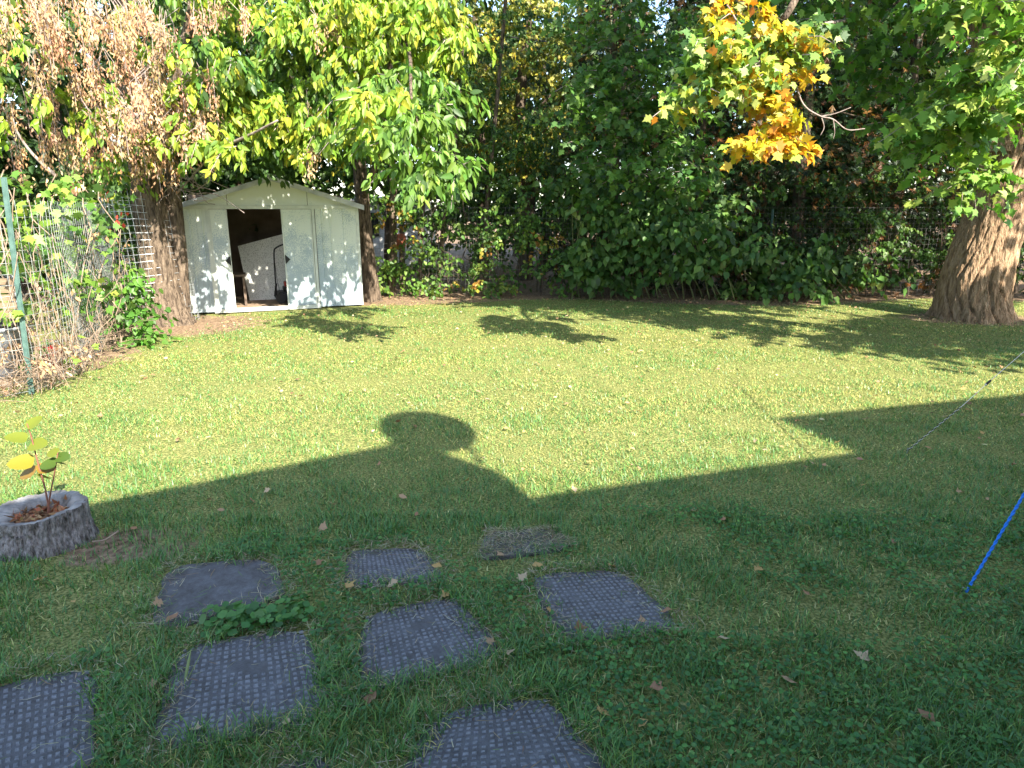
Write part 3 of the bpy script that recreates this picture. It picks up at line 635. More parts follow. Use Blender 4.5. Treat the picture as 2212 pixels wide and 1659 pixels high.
def autumn_tree():     # yellowing tree deeper in, sky showing through
    b = Vector((.3, 17.2, 0)); of = np.array(b)
    t = thing('deciduous_tree', 'airy yellowing tree behind the hedge left of the shaded maple', 'tree', b)
    trunk_mesh([Vector((0, 0, -.05)), Vector((.1, 0, 2)), Vector((-.1, 0, 4)), Vector((.2, 0, 7))], [.2, .16, .13, .07], 14, 8, .1, 8, .3).build('trunk', 'barkdark', t, True)
    for pts in ([(0, 0, 2.2), (-1, -.4, 3.2), (-1.8, -.6, 4.6)], [(0, 0, 2.8), (.9, -.6, 4.2), (1.6, -.8, 5.6)], [(-2.2, -1.2, 1.9), (-1.0, -1.0, 2.6), (.5, -1, 4.1), (1.2, -1, 4.6)]):
        C = curve(pts, 6); MB().tube(C, np.linspace(.05, .015, len(C)), 6).build('branch', 'bark', t, True)
    L = Leaves()
    OL = [(.18, .20, .038), (.25, .25, .052), (.12, .155, .032), (.42, .38, .10), (.09, .13, .03)]
    for px, py, wx, wy, n in ((1060, 60, 110, 90, 60), (1180, 70, 120, 90, 70), (1100, 190, 120, 100, 70), (1200, 230, 120, 110, 70), (1100, 320, 120, 80, 66), (1220, 360, 100, 70, 44), (1290, 130, 60, 120, 26), (1000, 260, 70, 120, 34)):
        c, r = blob(px, py, 16.6, wx, wy, 1.0)
        boughs(L, c - of, r, n, .7, .5, .09, 3, .10, OL, None, .7, .5, None, None, .2, YEL)
    boughs(L, np.array((.2, 0, 7.5)), (2.2, 1.8, 1.8), 110, .8, .5, .12, 3, .14, OL)
    L.build('crown', OV, 'leaf', t, 120, wide=1.3)
autumn_tree()

def shaded_maple():
    b = Vector((2.1, 14.0, 0)); of = np.array(b)
    t = thing('maple_tree', 'young green maple standing in shade at the middle of the hedge', 'tree', b)
    trunk_mesh([Vector((0, 0, -.05)), Vector((.05, 0, 1.2)), Vector((-.05, -.1, 2.6)), Vector((.1, -.2, 5.8))], [.07, .06, .05, .02], 12, 8, .1, 9, .3).build('trunk', 'barkdark', t, True)
    L = Leaves(); tw = MB()
    G = [(.085, .185, .04), (.11, .22, .046), (.065, .15, .035), (.15, .27, .055)]
    for px, py, wx, wy, n in ((1330, 60, 110, 70, 40), (1450, 60, 120, 70, 46), (1360, 170, 110, 80, 60), (1450, 180, 100, 80, 50), (1320, 260, 90, 60, 44), (1420, 290, 110, 70, 60), (1500, 330, 70, 60, 30), (1350, 350, 90, 50, 40), (1460, 390, 70, 30, 16), (1300, 200, 50, 40, 18), (1540, 90, 70, 60, 22)):
        c, r = blob(px, py, 12.2, wx, wy, .55)
        boughs(L, c - of, r, n, .5, .45, .09, 2, .125, G, None, .8, .35, (0, -.4, 0), tw, .35, None, .5)
    boughs(L, np.array((.1, -.2, 6.2)), (1.6, 1.4, 1.2), 60, .7, .5, .12, 2, .15, G)
    L.build('crown', MAPLE, 'leaf', t, 250); tw.build('twig_mass', 'twig', t, kind='stuff')
shaded_maple()

def cedars():
    labs = ['dark cedar with browned inner sprays behind the orange maple bough', 'dark cedar at the right between orange bough and big trunk', 'dark cedar standing directly behind the big maple trunk', 'cedar filling the far right edge behind the big trunk', 'cedar deep in the hedge behind the knotweed']
    for k, (x, y, r, h, n) in enumerate(((4.0, 15.3, 1.7, 9, 620), (6.1, 15.0, 1.8, 10, 680), (8.3, 15.2, 1.9, 9.5, 620), (10.6, 14.6, 1.9, 9, 420), (2.2, 16.0, 1.6, 7.5, 420))):
        b = Vector((x, y, 0)); t = thing('cedar_tree', labs[k], 'tree', b, 0, 'cedars along the back boundary')
        trunk_mesh([Vector((0, 0, -.05)), Vector((0, 0, 3)), Vector((0, 0, h))], [.16, .11, .02], 12, 8, .1, 8, .3).build('trunk', 'barkdark', t, True)
        for q in range(14):
            z = .8 + q * .55; a = q * 2.4; rr = r * (1 - z / (h * 1.15)); C = [(0, 0, z), (math.cos(a) * rr * .5, math.sin(a) * rr * .5, z + .05), (math.cos(a) * rr, math.sin(a) * rr, z - .15)]
            MB().tube(C, [.03, .02, .008], 5).build('branch', 'barkdark', t)
        L = Leaves(); zz = .3 + (h - .6) * rng.random(n) ** 1.25; ang = rng.random(n) * 2 * math.pi; rad = r * (1 - zz / (h * 1.12)) * (.55 + .45 * rng.random(n))
        C0 = np.stack([np.cos(ang) * rad, np.sin(ang) * rad, zz], 1)
        CD = [(.022, .045, .016), (.03, .06, .02), (.04, .075, .025)]; BR = [(.18, .085, .03), (.13, .06, .025), (.22, .10, .035)]
        isb = rng.random(n) < .2
        bc = np.where(isb[:, None], pal(BR, n), pal(CD, n))
        for q in range(15):
            p = C0 + np.stack([.22 * rng.standard_normal(n), .22 * rng.standard_normal(n), .25 * rng.standard_normal(n)], 1)
            hd = np.stack([np.cos(ang), np.sin(ang), np.full(n, -.7)], 1) + .5 * rng.standard_normal((n, 3))
            L.put(p, nrmz(hd), nrmz(np.array((.1, -.6, .5)) + .7 * rng.standard_normal((n, 3))), .17 * (.6 + .7 * rng.random(n)), np.clip(bc * (1 + .25 * rng.standard_normal((n, 1))), .004, .5))
        L.build('crown', CEDAR, 'leaf', t, 0)
cedars()

def far_trees():       # closing the view further back, and to both sides
    G = [(.035, .07, .022), (.05, .10, .028), (.07, .13, .035), (.10, .13, .035)]
    for k, (x, y, r, h, n, lab) in enumerate(((-8.6, 13.6, 2.0, 7, 420, 'dense dark tree behind the wire cage at far left'), (-6.0, 15.4, 1.9, 7.5, 420, 'dark tree directly behind the shed roof'), (-3.0, 16.8, 1.7, 8, 300, 'tree above the white building right of the shed'), (-.9, 19.5, 2.3, 9, 360, 'far tree glimpsed through the yellowing tree'), (3.2, 20, 2.4, 8.4, 330, 'far tree behind the shaded maple'), (-11, 10.5, 2.2, 7, 300, 'broad tree beyond the left wire fence'), (-8.8, 17, 2.4, 8, 300, 'tall tree in the back left corner'), (-13, 14, 2.6, 8, 420, 'broad dark tree in the far left background'), (-10.4, 14.6, 2.2, 7.5, 360, 'dark tree between the cage and the far left background'), (12.5, 11.5, 2.2, 8, 260, 'dark tree beyond the right edge of the lawn'), (6.6, 18.2, 2.3, 8.5, 420, 'far dark tree behind the cedars right of the orange bough'), (10.2, 17.8, 2.3, 8.5, 420, 'far dark tree behind the big maple trunk'), (1.0, 21.5, 2.3, 8, 300, 'farthest tree at the middle of the hedge'), (-16, 22, 3.6, 10, 300, 'tall tree closing the view at the far left'), (-9.6, 24, 3.6, 10, 300, 'tall tree behind the seed-hung box elder'), (-4.4, 25.5, 3.4, 10, 300, 'tall tree behind the shed and white building'), (6.5, 25, 3.4, 9.5, 300, 'tall tree far behind the orange bough'), (12.5, 23.5, 3.6, 10, 300, 'tall tree far behind the big maple'), (17, 17, 3.4, 10, 260, 'tall tree closing the view at the far right'), (8.8, 20.5, 3.1, 9, 300, 'broad tree between the cedars and the farthest trees'), (.2, 26, 3.4, 9.5, 300, 'tall tree far behind the yellowing tree'))):
        b = Vector((x, y, 0)); t = thing('deciduous_tree', lab, 'tree', b, 0, 'trees beyond the fences')
        trunk_mesh([Vector((0, 0, -.05)), Vector((.1, 0, 2.4)), Vector((-.1, 0, h * .8))], [.17, .13, .05], 12, 8, .1, 8, .3, k).build('trunk', 'barkdark', t, True)
        for q in range(6):
            a = q * 2.2 + k; z = 1.4 + q * .7; MB().tube([(0, 0, z), (math.cos(a) * r * .4, math.sin(a) * r * .4, z + .5), (math.cos(a) * r * .85, math.sin(a) * r * .85, z + .9)], [.05, .035, .015], 5).build('branch', 'barkdark', t)
        L = Leaves()
        boughs(L, np.array((0, 0, h * (.58 if 'white building' not in lab else .72))), (r, r, h * (.42 if 'white building' not in lab else .28)), n, .8, .5, .11, 3, .15 if r < 3 else .32, G, None, .7, .5, None, None, .35)
        if 'white building' not in lab: boughs(L, np.array((0, 0, 1.5)), (r * .85, r * .8, 1.1), n // 3, .7, .5, .11, 3, .15, G, None, .7, .5, None, None, .3)
        L.build('crown', OV, 'leaf', t, 0, wide=1.2)
    # pale blue-green conifer whose top lights up in a gap
    b = Vector((3.0, 23, 0)); t = thing('spruce_tree', 'pale sunlit conifer top showing through a gap near the top centre', 'tree', b)
    trunk_mesh([Vector((0, 0, -.05)), Vector((0, 0, 5)), Vector((0, 0, 10))], [.2, .12, .02], 10, 6, .1, 8).build('trunk', 'barkdark', t, True)
    L = Leaves(); n = 500; zz = 1 + 9 * rng.random(n); ang = rng.random(n) * 6.28; rad = 1.9 * (1.05 - zz / 10.4) * (.6 + .4 * rng.random(n)); C0 = np.stack([np.cos(ang) * rad, np.sin(ang) * rad, zz], 1)
    for q in range(9):
        L.put(C0 + .14 * rng.standard_normal((n, 3)), nrmz(np.stack([np.cos(ang), np.sin(ang), np.full(n, -.3)], 1) + .5 * rng.standard_normal((n, 3))), nrmz(np.array((.2, -.5, .6)) + .5 * rng.standard_normal((n, 3))), .2 * (.6 + .6 * rng.random(n)), pal([(.34, .36, .22), (.28, .33, .22), (.40, .33, .2)], n))
    L.build('crown', CEDAR, 'leaf', t, 0)
far_trees()

def big_maple():
    b = Vector((7.42, 10.95, 0)); of = np.array(b)
    t = thing('maple_tree', 'massive old maple with furrowed leaning trunk at the right edge', 'tree', b)
    def T(px, py, y=10.95): return atY(px, py, y) - b
    trunk_mesh([T(2099, 690), T(2105, 620), T(2124, 545), T(2150, 470), T(2174, 390), T(2184, 300), T(2160, 90), T(2060, -400)], [.51, .49, .46, .41, .385, .37, .35, .3], 200, 26, .06, 5, .24, 2, 8).build('trunk', 'barkbig', t, True)
    trunk_mesh([T(2160, 330), T(2230, 180), T(2330, -50), T(2480, -300)], [.34, .3, .27, .2], 40, 10, .05, 5, 0, 6, 7).build('limb', 'barkbig', t, True)
    for pts, r in (([T(2080, -60), (-2.2, -2.2, 5.2), (-4.2, -3.6, 4.4), (-4.9, -4.0, 3.4)], .12), ([T(2130, 60), (-.5, -2.0, 5.0), (-1.2, -3.2, 4.4), (-1.9, -3.6, 3.2)], .1), ([T(2130, 150), (.2, -1.9, 4.4), (1.2, -4.4, 4.6), (1.9, -6, 4)], .11), ([T(2040, -400), (-2, 0, 8), (-4.6, .6, 9)], .15), ([T(2040, -400), (1, -2, 8.6), (1.8, -4, 9.6)], .15)):
        C = curve(pts, 8); MB().tube(C, np.linspace(r, r * .25, len(C)), 9).build('branch', 'bark', t, True)
    L = Leaves(); tw = MB()
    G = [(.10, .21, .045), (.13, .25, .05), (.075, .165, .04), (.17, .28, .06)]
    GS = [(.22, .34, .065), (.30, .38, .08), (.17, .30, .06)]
    # hanging boughs in view: lighter GS leaves paint the sunlit right, G the shaded depth
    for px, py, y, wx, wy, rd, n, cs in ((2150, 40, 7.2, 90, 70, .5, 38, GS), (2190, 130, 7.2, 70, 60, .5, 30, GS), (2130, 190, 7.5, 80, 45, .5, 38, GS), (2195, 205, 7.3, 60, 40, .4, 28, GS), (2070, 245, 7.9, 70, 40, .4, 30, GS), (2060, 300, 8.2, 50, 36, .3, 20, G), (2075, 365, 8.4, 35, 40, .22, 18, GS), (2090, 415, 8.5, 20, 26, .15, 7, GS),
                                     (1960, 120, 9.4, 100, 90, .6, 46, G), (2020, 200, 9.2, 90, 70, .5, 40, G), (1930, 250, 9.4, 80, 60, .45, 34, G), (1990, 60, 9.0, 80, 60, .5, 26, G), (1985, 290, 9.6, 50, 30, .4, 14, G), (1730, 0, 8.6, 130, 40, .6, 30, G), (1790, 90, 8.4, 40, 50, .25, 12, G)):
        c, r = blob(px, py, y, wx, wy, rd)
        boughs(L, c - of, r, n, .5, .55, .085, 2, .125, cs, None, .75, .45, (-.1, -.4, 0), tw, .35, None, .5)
    # main crown above and the skirts that shade the lawn
    for c, r, n in (((7.4, 9.6, 8.6), (5.6, 4.6, 3.2), 420), ((3.4, 9.6, 7.2), (2.6, 2.2, 1.6), 210), ((5.2, 8.0, 6.2), (2.0, 1.5, 1.0), 120), ((8.6, 4.3, 3.7), (1.3, .9, .8), 80), ((6.9, 4.9, 3.9), (1.2, .7, .5), 60), ((3.2, 7.6, 5.0), (1.3, .6, .4), 50), ((10.4, 5.0, 4.4), (1.5, 1.3, 1.0), 60), ((2.2, 10.4, 6.0), (1.6, 1.2, .9), 70), ((10.2, 9.6, 4.8), (1.4, 1.5, .9), 40), ((7.0, 9.0, 5.2), (1.6, 1.3, .7), 60), ((1.0, 10.6, 8.0), (2.0, 1.8, 1.4), 110), ((5.2, 7.4, 4.4), (1.7, .9, .5), 60), ((3.6, 8.6, 4.9), (1.2, .9, .5), 44), ((6.0, 7.6, 4.8), (2.4, .9, .4), 80), ((9.3, 5.2, 4.4), (1.5, .8, .5), 120), ((9.9, 5.4, 4.2), (1.4, .8, .5), 70), ((4.6, 7.6, 5.2), (1.8, .8, .4), 80), ((7.6, 7.2, 5.4), (2.0, .9, .4), 90), ((10.6, 7.2, 5.6), (1.6, 1.0, .5), 26), ((9.4, 4.6, 4.2), (1.3, .8, .5), 60)):
        boughs(L, np.array(c) - of, np.array(r), n, .8, .5, .12, 2, .18, G, None, .8, .4, None, None, .3, None, .5)
    L.build('crown', MAPLE, 'leaf', t, 300); tw.build('twig_mass', 'twig', t, kind='stuff')
    # the turning bough
    B = Leaves(); tw2 = MB(); y0 = 6.9
    OG = ORG + YEL
    YGB = GS + [(.34, .34, .04), (.30, .35, .05)]
    for px, py, y, wx, wy, rd, n, cs in ((1575, 5, 7.0, 30, 30, .15, 7, ORG), (1600, 55, 6.9, 50, 40, .2, 10, OG), (1690, 70, 6.8, 42, 36, .2, 9, OG), (1560, 100, 6.95, 55, 45, .25, 12, YGB), (1625, 120, 6.8, 60, 50, .25, 14, YGB + YEL), (1715, 125, 6.85, 48, 55, .2, 13, YGB), (1545, 165, 6.9, 50, 40, .2, 12, YGB), (1620, 195, 6.8, 55, 40, .2, 13, YGB + YEL), (1478, 205, 6.9, 38, 30, .15, 8, YGB), (1450, 232, 6.9, 22, 20, .1, 4, YGB + [(.45, .36, .03)]), (1700, 190, 6.8, 40, 36, .15, 8, OG), (1665, 235, 6.8, 42, 36, .15, 11, OG), (1650, 300, 6.75, 46, 32, .15, 13, ORG), (1692, 298, 6.75, 36, 30, .12, 9, ORG), (1560, 70, 7.15, 60, 60, .2, 9, G), (1770, 60, 7.3, 50, 70, .25, 10, G), (1520, 130, 7.2, 40, 40, .2, 7, G)):
        c, r = blob(px, py, y, wx, wy, rd)
        boughs(B, c - of, r, int(n * 2.2), .24, .5, .08, 2, .10, cs, None, .75, .6, (0, -.4, 0), tw2, .1, None, .35)
    B.build('turning_bough', MAPLE, 'leaf', t, 300, 'orange and yellow turning leaves on a low bough')
    def U(px, py, y=y0): return atY(px, py, y) - b
    for pts, r in (([U(1850, 40, 8.4), U(1700, 70, 7.4), U(1640, 130), U(1650, 230), U(1665, 300)], .02), ([U(1640, 130), U(1560, 190), U(1470, 240)], .012), ([U(1700, 70, 7.2), U(1610, 60, 7), U(1570, 10, 7)], .014), ([U(1715, 170), U(1735, 225), U(1770, 250), U(1800, 258), U(1830, 280), U(1868, 278)], .009), ([U(1775, 251), U(1805, 245), U(1838, 232)], .006), ([U(1800, 258), U(1803, 285), U(1800, 300)], .005), ([U(1775, 255), U(1780, 275), U(1772, 293)], .005), ([U(1720, 235), U(1700, 270), U(1695, 300)], .006)):
        C = curve(pts, 6); MB().tube(C, np.linspace(r, r * .5, len(C)), 6).build('branch', 'twig', t, True)
    tw2.build('twig_mass', 'twig', t, kind='stuff')
big_maple()

# ================================================================ SHRUBS, VINES
def knotweed(px, Y, lab, cl, stalks, seed):
    rr = random.Random(seed); b = gnd(px, 645); b = Vector((b.x * Y / b.y, Y, 0)); of = np.array(b)
    Y += .45; b.y += .45; of = np.array(b); t = thing('knotweed_shrub', lab, 'shrub', b, 0, 'knotweed along the back fence')
    for x0, x1, ztop in stalks:
        a = atY(x0, 640, Y + rr.uniform(-.1, .3)); a.z = 0; e = atY(x1, 0, Y + rr.uniform(-.4, .2)); e.z = ztop; m = a.lerp(e, .5) + Vector((rr.gauss(0, .05), .1, 0))
        MB().tube([p - b for p in curve([a, m, e], 4)], np.linspace(.013, .006, 9), 6).build('stem', mat_stem, t, True)
    L = Leaves(); K = [(.085, .175, .045), (.11, .21, .05), (.065, .14, .038), (.16, .26, .06)]
    for qx, qy, y, wx, wy, rd, n in cl:
        c, r = blob(qx, qy - 10, y + .75, wx, wy, rd * .7)
        boughs(L, c - of, r, n, .42, .5, .085, 1, .14, K, None, .5, .55, (0, -.5, 0), None, .3, None, .6, (.1, -.75, .45))
    L.build('foliage', HEART, 'leaf', t, 300)
mat_stem = noisy('knotweed_stem', [(.3, (.10, .13, .05)), (.7, (.22, .24, .10))], 10, 4, .6)
st = lambda xs, zt: [(x + random.uniform(-6, 6), x + random.uniform(-40, 40), zt * random.uniform(.7, 1.05)) for x in xs]
knotweed(1330, 12.9, 'tall knotweed mound with heart leaves at the middle of the back fence', [(1330, 460, 12.4, 110, 60, .5, 90), (1280, 530, 12.4, 80, 80, .4, 80), (1380, 520, 12.3, 90, 70, .4, 80), (1350, 430, 12.5, 70, 40, .3, 30), (1250, 590, 12.6, 60, 50, .3, 34), (1330, 600, 12.7, 90, 40, .3, 40), (1290, 620, 12.5, 40, 20, .15, 10), (1400, 380, 12.9, 140, 60, .4, 60), (1250, 420, 13.1, 90, 60, .4, 40)], st(range(1240, 1420, 16), 1.9), 1)
knotweed(1500, 12.7, 'spreading knotweed right of the mound, leaves arching over bare stalks', [(1480, 500, 12.0, 90, 50, .4, 70), (1550, 540, 11.9, 80, 50, .4, 60), (1440, 560, 12.1, 60, 60, .3, 44), (1590, 480, 12.4, 60, 40, .3, 30), (1500, 450, 12.5, 100, 40, .4, 50), (1610, 560, 12.2, 50, 40, .3, 22), (1465, 590, 12.0, 40, 26, .2, 16)], st(range(1430, 1620, 17), 1.5), 2)
knotweed(1700, 12.7, 'low knotweed patch in deep shade right of the bare stalks', [(1680, 580, 12.3, 80, 40, .3, 40), (1740, 600, 12.3, 70, 40, .3, 36), (1790, 570, 12.6, 80, 50, .4, 40), (1720, 640, 12.1, 60, 16, .2, 16), (1860, 590, 12.8, 90, 50, .4, 40), (1640, 630, 12.4, 60, 20, .2, 14)], st(range(1640, 1860, 26), .9), 3)

def vines_on_back_fence():
    b = Vector((-.6, BFY - .06, 0)); of = np.array(b)
    t = thing('vine_tangle', 'creeper with yellowing leaves climbing the back wire fence', 'vine', b)
    rr = random.Random(9)
    for i in range(16):
        x = rr.uniform(-2.4, 2.2); p = [Vector((x, rr.uniform(-.05, .1), 0))]
        while p[-1].z < rr.uniform(1.1, 1.9): p.append(p[-1] + Vector((rr.gauss(0, .12), rr.gauss(0, .02), rr.uniform(.15, .3))))
        MB().tube(curve(p, 3), .006, 5).build('stem', 'barkdark', t, True)
    L = Leaves()
    V_ = [(.09, .18, .035), (.13, .23, .042), (.065, .135, .03), (.19, .27, .05)]; VY = [(.45, .36, .06), (.40, .22, .05), (.25, .28, .06)]
    for px, py, wx, wy, n, cs in ((830, 590, 40, 50, 22, MG), (880, 560, 60, 70, 26, V_), (960, 560, 70, 70, 22, V_), (1060, 560, 80, 60, 30, V_), (1140, 540, 80, 60, 30, V_ + VY), (1190, 600, 70, 40, 26, V_), (1110, 480, 120, 50, 40, V_), (980, 450, 100, 60, 36, V_), (1150, 430, 100, 60, 44, V_), (1040, 610, 100, 24, 26, V_), (900, 620, 80, 20, 26, MG), (810, 630, 30, 14, 8, MG), (860, 480, 60, 60, 30, V_ + VY), (835, 440, 50, 36, 16, MG), (890, 430, 50, 36, 18, V_), (1080, 540, 130, 60, 12, VY), (1010, 620, 90, 18, 9, VY)):
        c, r = blob(px, py, 13.65, wx, wy, .2)
        boughs(L, c - of, r, n, .3, .6, .07, 2, .085, cs, None, .7, .6, (0, -.5, 0), None, .2, None, .4, (.1, -.8, .35))
    L.build('foliage', OV, 'leaf', t, 300, wide=1.35)
    # shrubbery behind the wire, right half
    for x, lab in ((4.6, 'dark undergrowth behind the fence under the first cedar'), (6.9, 'dark undergrowth behind the fence left of the big trunk'), (9.2, 'dark undergrowth right of the big trunk'), (1.6, 'undergrowth behind the fence and the knotweed mound'), (-1.0, 'undergrowth behind the creeper on the back fence'), (-4.6, 'leafy thicket rising behind the shed roof'), (-6.4, 'leafy thicket behind the left corner of the shed')):
        q = Vector((x, 13.6 if x > 3 else (14.3 if x > -3 else 15.2), 0)); u = thing('undergrowth_shrub', lab, 'shrub', q, 0, 'shrubs under the hedge'); L = Leaves()
        boughs(L, np.array((0, 0, .95)), (1.35, .35, .85), 130, .4, .5, .08, 3, .085, DG, None, .7, .5, (0, -.4, 0), None, .2)
        boughs(L, np.array((0, .5, 2.1)), (1.3, .4, .8), 70, .5, .5, .09, 3, .10, DG, None, .7, .5, (0, -.4, 0), None, .2)
        if x < -3: boughs(L, np.array((.6, .5, 2.5)), (1.9, .5, .8), 170, .5, .5, .09, 3, .13, DG, None, .7, .5, (0, -.4, 0), None, .1)
        if x < -3: boughs(L, np.array((.5, .3, 3.2)), (1.7, .5, 1.0), 130, .5, .5, .09, 3, .11, DG + MG[:2], None, .7, .5, (0, -.4, 0), None, .2)
        if x == -1.0: boughs(L, np.array((.1, .6, 2.9)), (1.5, .5, .9), 80, .5, .5, .09, 3, .10, DG + MG, None, .7, .5, (0, -.4, 0), None, .2)
        L.build('foliage', OV, 'leaf', u, 40, wide=1.2)
        for i in range(9):
            xx = rr.uniform(-1.2, 1.2); MB().tube([(xx, .1, 0), (xx + rr.gauss(0, .1), .1, .7), (xx + rr.gauss(0, .25), 0, 1.5)], [.012, .009, .004], 5).build('stem', 'barkdark', u)
vines_on_back_fence()

def left_growth():
    b = gnd(270, 745); of = np.array(b)
    t = thing('leafy_shrub', 'bright green glossy leaved shrub at the foot of the left fence', 'shrub', b); rr = random.Random(3)
    for i in range(9):
        a = Vector((rr.uniform(-.3, .15), rr.uniform(-.1, .3), 0)); MB().tube([a, a + Vector((rr.gauss(0, .08), 0, .5)), a + Vector((rr.gauss(.05, .2), -.1, 1.0))], [.011, .008, .004], 5).build('stem', 'vine', t)
    L = Leaves()
    for px, py, wx, wy, n in ((265, 600, 42, 40, 26), (295, 650, 48, 45, 34), (240, 660, 40, 50, 26), (270, 710, 55, 40, 34), (320, 700, 28, 30, 12), (330, 735, 24, 14, 7), (235, 730, 30, 24, 8)):
        c, r = blob(px, py, b.y + .05, wx, wy, .22); boughs(L, c - of, r, n, .28, .5, .06, 1, .088, [(.085, .20, .03), (.11, .25, .035), (.07, .16, .03)], None, .6, .5, (.15, -.5, 0), None, .3, None, .5)
    L.build('foliage', OV, 'leaf', t, 260, wide=1.35)
    # dead vines tangled in the fence
    b = Vector((-4.9, 7.2, 0)); of = np.array(b); t = thing('dead_vine_tangle', 'mass of dry tan vine stems clinging to the left wire fence', 'vine', b)
    for i in range(64):
        s = rr.random() ** 1.5; p0 = LFENCE[1].lerp(LFENCE[3], s) if rr.random() < .78 else LFENCE[1].lerp(LFENCE[0], rr.random())
        p = [p0 + Vector((rr.gauss(.05, .1), rr.gauss(0, .1), 0))]; dx = rr.gauss(0, .03); H = rr.uniform(.3, 1.75)
        while p[-1].z < H and len(p) < 12: p.append(p[-1] + Vector((dx + rr.gauss(0, .05), rr.gauss(0, .05), rr.uniform(.12, .26))))
        MB().tube([q - b for q in curve(p, 2)], rr.uniform(.002, .0055), 4, False).build('stem', 'vine', t)
    bs = MB()
    for i in range(420):           # dry stalks and weeds heaped along the foot of the wire
        s = rr.random(); p0 = (LFENCE[1].lerp(LFENCE[3], s * .8) if rr.random() < .62 else LFENCE[1].lerp(LFENCE[0], rr.random() * .5)) + Vector((abs(rr.gauss(0, .16)), rr.gauss(0, .15), rr.uniform(0, .3)))
        d = Vector((rr.gauss(.1, .5), rr.gauss(-.1, .5), rr.uniform(-.1, .8))).normalized() * rr.uniform(.12, .5); bs.tube([p0 - b, p0 + d * .5 - b + Vector((0, 0, .03)), p0 + d - b], .0035, 3, False)
    bs.build('stalk_mass', 'vine', t, kind='stuff')
    L = Leaves()
    for px, py, y, wx, wy, n, cs, sz in ((130, 700, 7.2, 90, 90, 20, TAN, .06), (60, 780, 6.4, 70, 60, 30, TAN, .05), (150, 470, 7.4, 90, 70, 10, TAN, .06)):
        c, r = blob(px, py, y, wx, wy, .2); boughs(L, c - of, r, n, .25, .5, .07, 2, sz, cs)
    L.build('dry_foliage', OV, 'dry', t, 60)
    # living creeper
    b = Vector((-5.2, 8.6, 0)); of = np.array(b); t = thing('grape_vine', 'green grape creeper with broad lobed leaves on the left fence', 'vine', b)
    for i in range(14):
        p0 = LFENCE[1].lerp(LFENCE[3], rr.random()); p = [p0 + Vector((.03, 0, 0))]
        while p[-1].z < 1.9: p.append(p[-1] + Vector((rr.gauss(0, .08), rr.gauss(0, .08), rr.uniform(.15, .3))))
        MB().tube([q - b for q in curve(p, 2)], .006, 5).build('stem', 'vine', t)
    L = Leaves(); Gv = [(.16, .27, .04), (.11, .21, .035), (.24, .33, .05), (.07, .15, .03)]
    for px, py, y, wx, wy, n in ((60, 400, 6.8, 50, 30, 6), (130, 430, 7.2, 60, 40, 10), (200, 430, 8.2, 60, 60, 16), (120, 520, 7.3, 70, 70, 14), (190, 540, 8.2, 50, 80, 18), (220, 520, 9.6, 36, 70, 14), (80, 620, 6.9, 60, 60, 8), (170, 640, 7.8, 60, 60, 14), (200, 420, 9.6, 50, 40, 10), (20, 480, 6.5, 25, 60, 5), (140, 760, 7.0, 50, 40, 6), (30, 650, 6.4, 30, 60, 4)):
        c, r = blob(px, py, y, wx, wy, .25); boughs(L, c - of, r, n, .3, .5, .09, 1, .10, Gv, None, .7, .5, (.2, -.5, 0), None, .2, None, .35)
    L.build('foliage', MAPLE, 'leaf', t, 220, wide=1.15)
    L = Leaves(); c, r = blob(262, 450, 9.3, 14, 30, .1); boughs(L, c - of, r, 3, .3, .9, .08, 1, .12, [(.5, .07, .05), (.6, .12, .06)], None, .4, .9)
    L.build('red_leaves', OV, 'leaf', t, 0, 'bright red leaves')
    # dense growth beyond the wire
    b = Vector((-6.3, 9.2, 0)); t = thing('undergrowth_shrub', 'dark thicket beyond the left fence beside the cage', 'shrub', b, 0, 'shrubs under the hedge'); L = Leaves()
    boughs(L, np.array((0, .3, 1.1)), (.9, 1.5, .9), 120, .4, .5, .09, 3, .09, MG + DG, None, .7, .5, None, None, .2)
    boughs(L, np.array((-.6, 2.6, 1.3)), (1.3, .7, 1.1), 120, .4, .5, .09, 3, .09, DG, None, .7, .5, None, None, .2)
    L.build('foliage', OV, 'leaf', t, 60, wide=1.2)
    for i in range(8): MB().tube([(rr.uniform(-.6, .5), rr.uniform(-1, 1.5), 0), (rr.uniform(-.6, .5), rr.uniform(-1, 1.5), 1.6)], .012, 5).build('stem', 'barkdark', t)
left_growth()

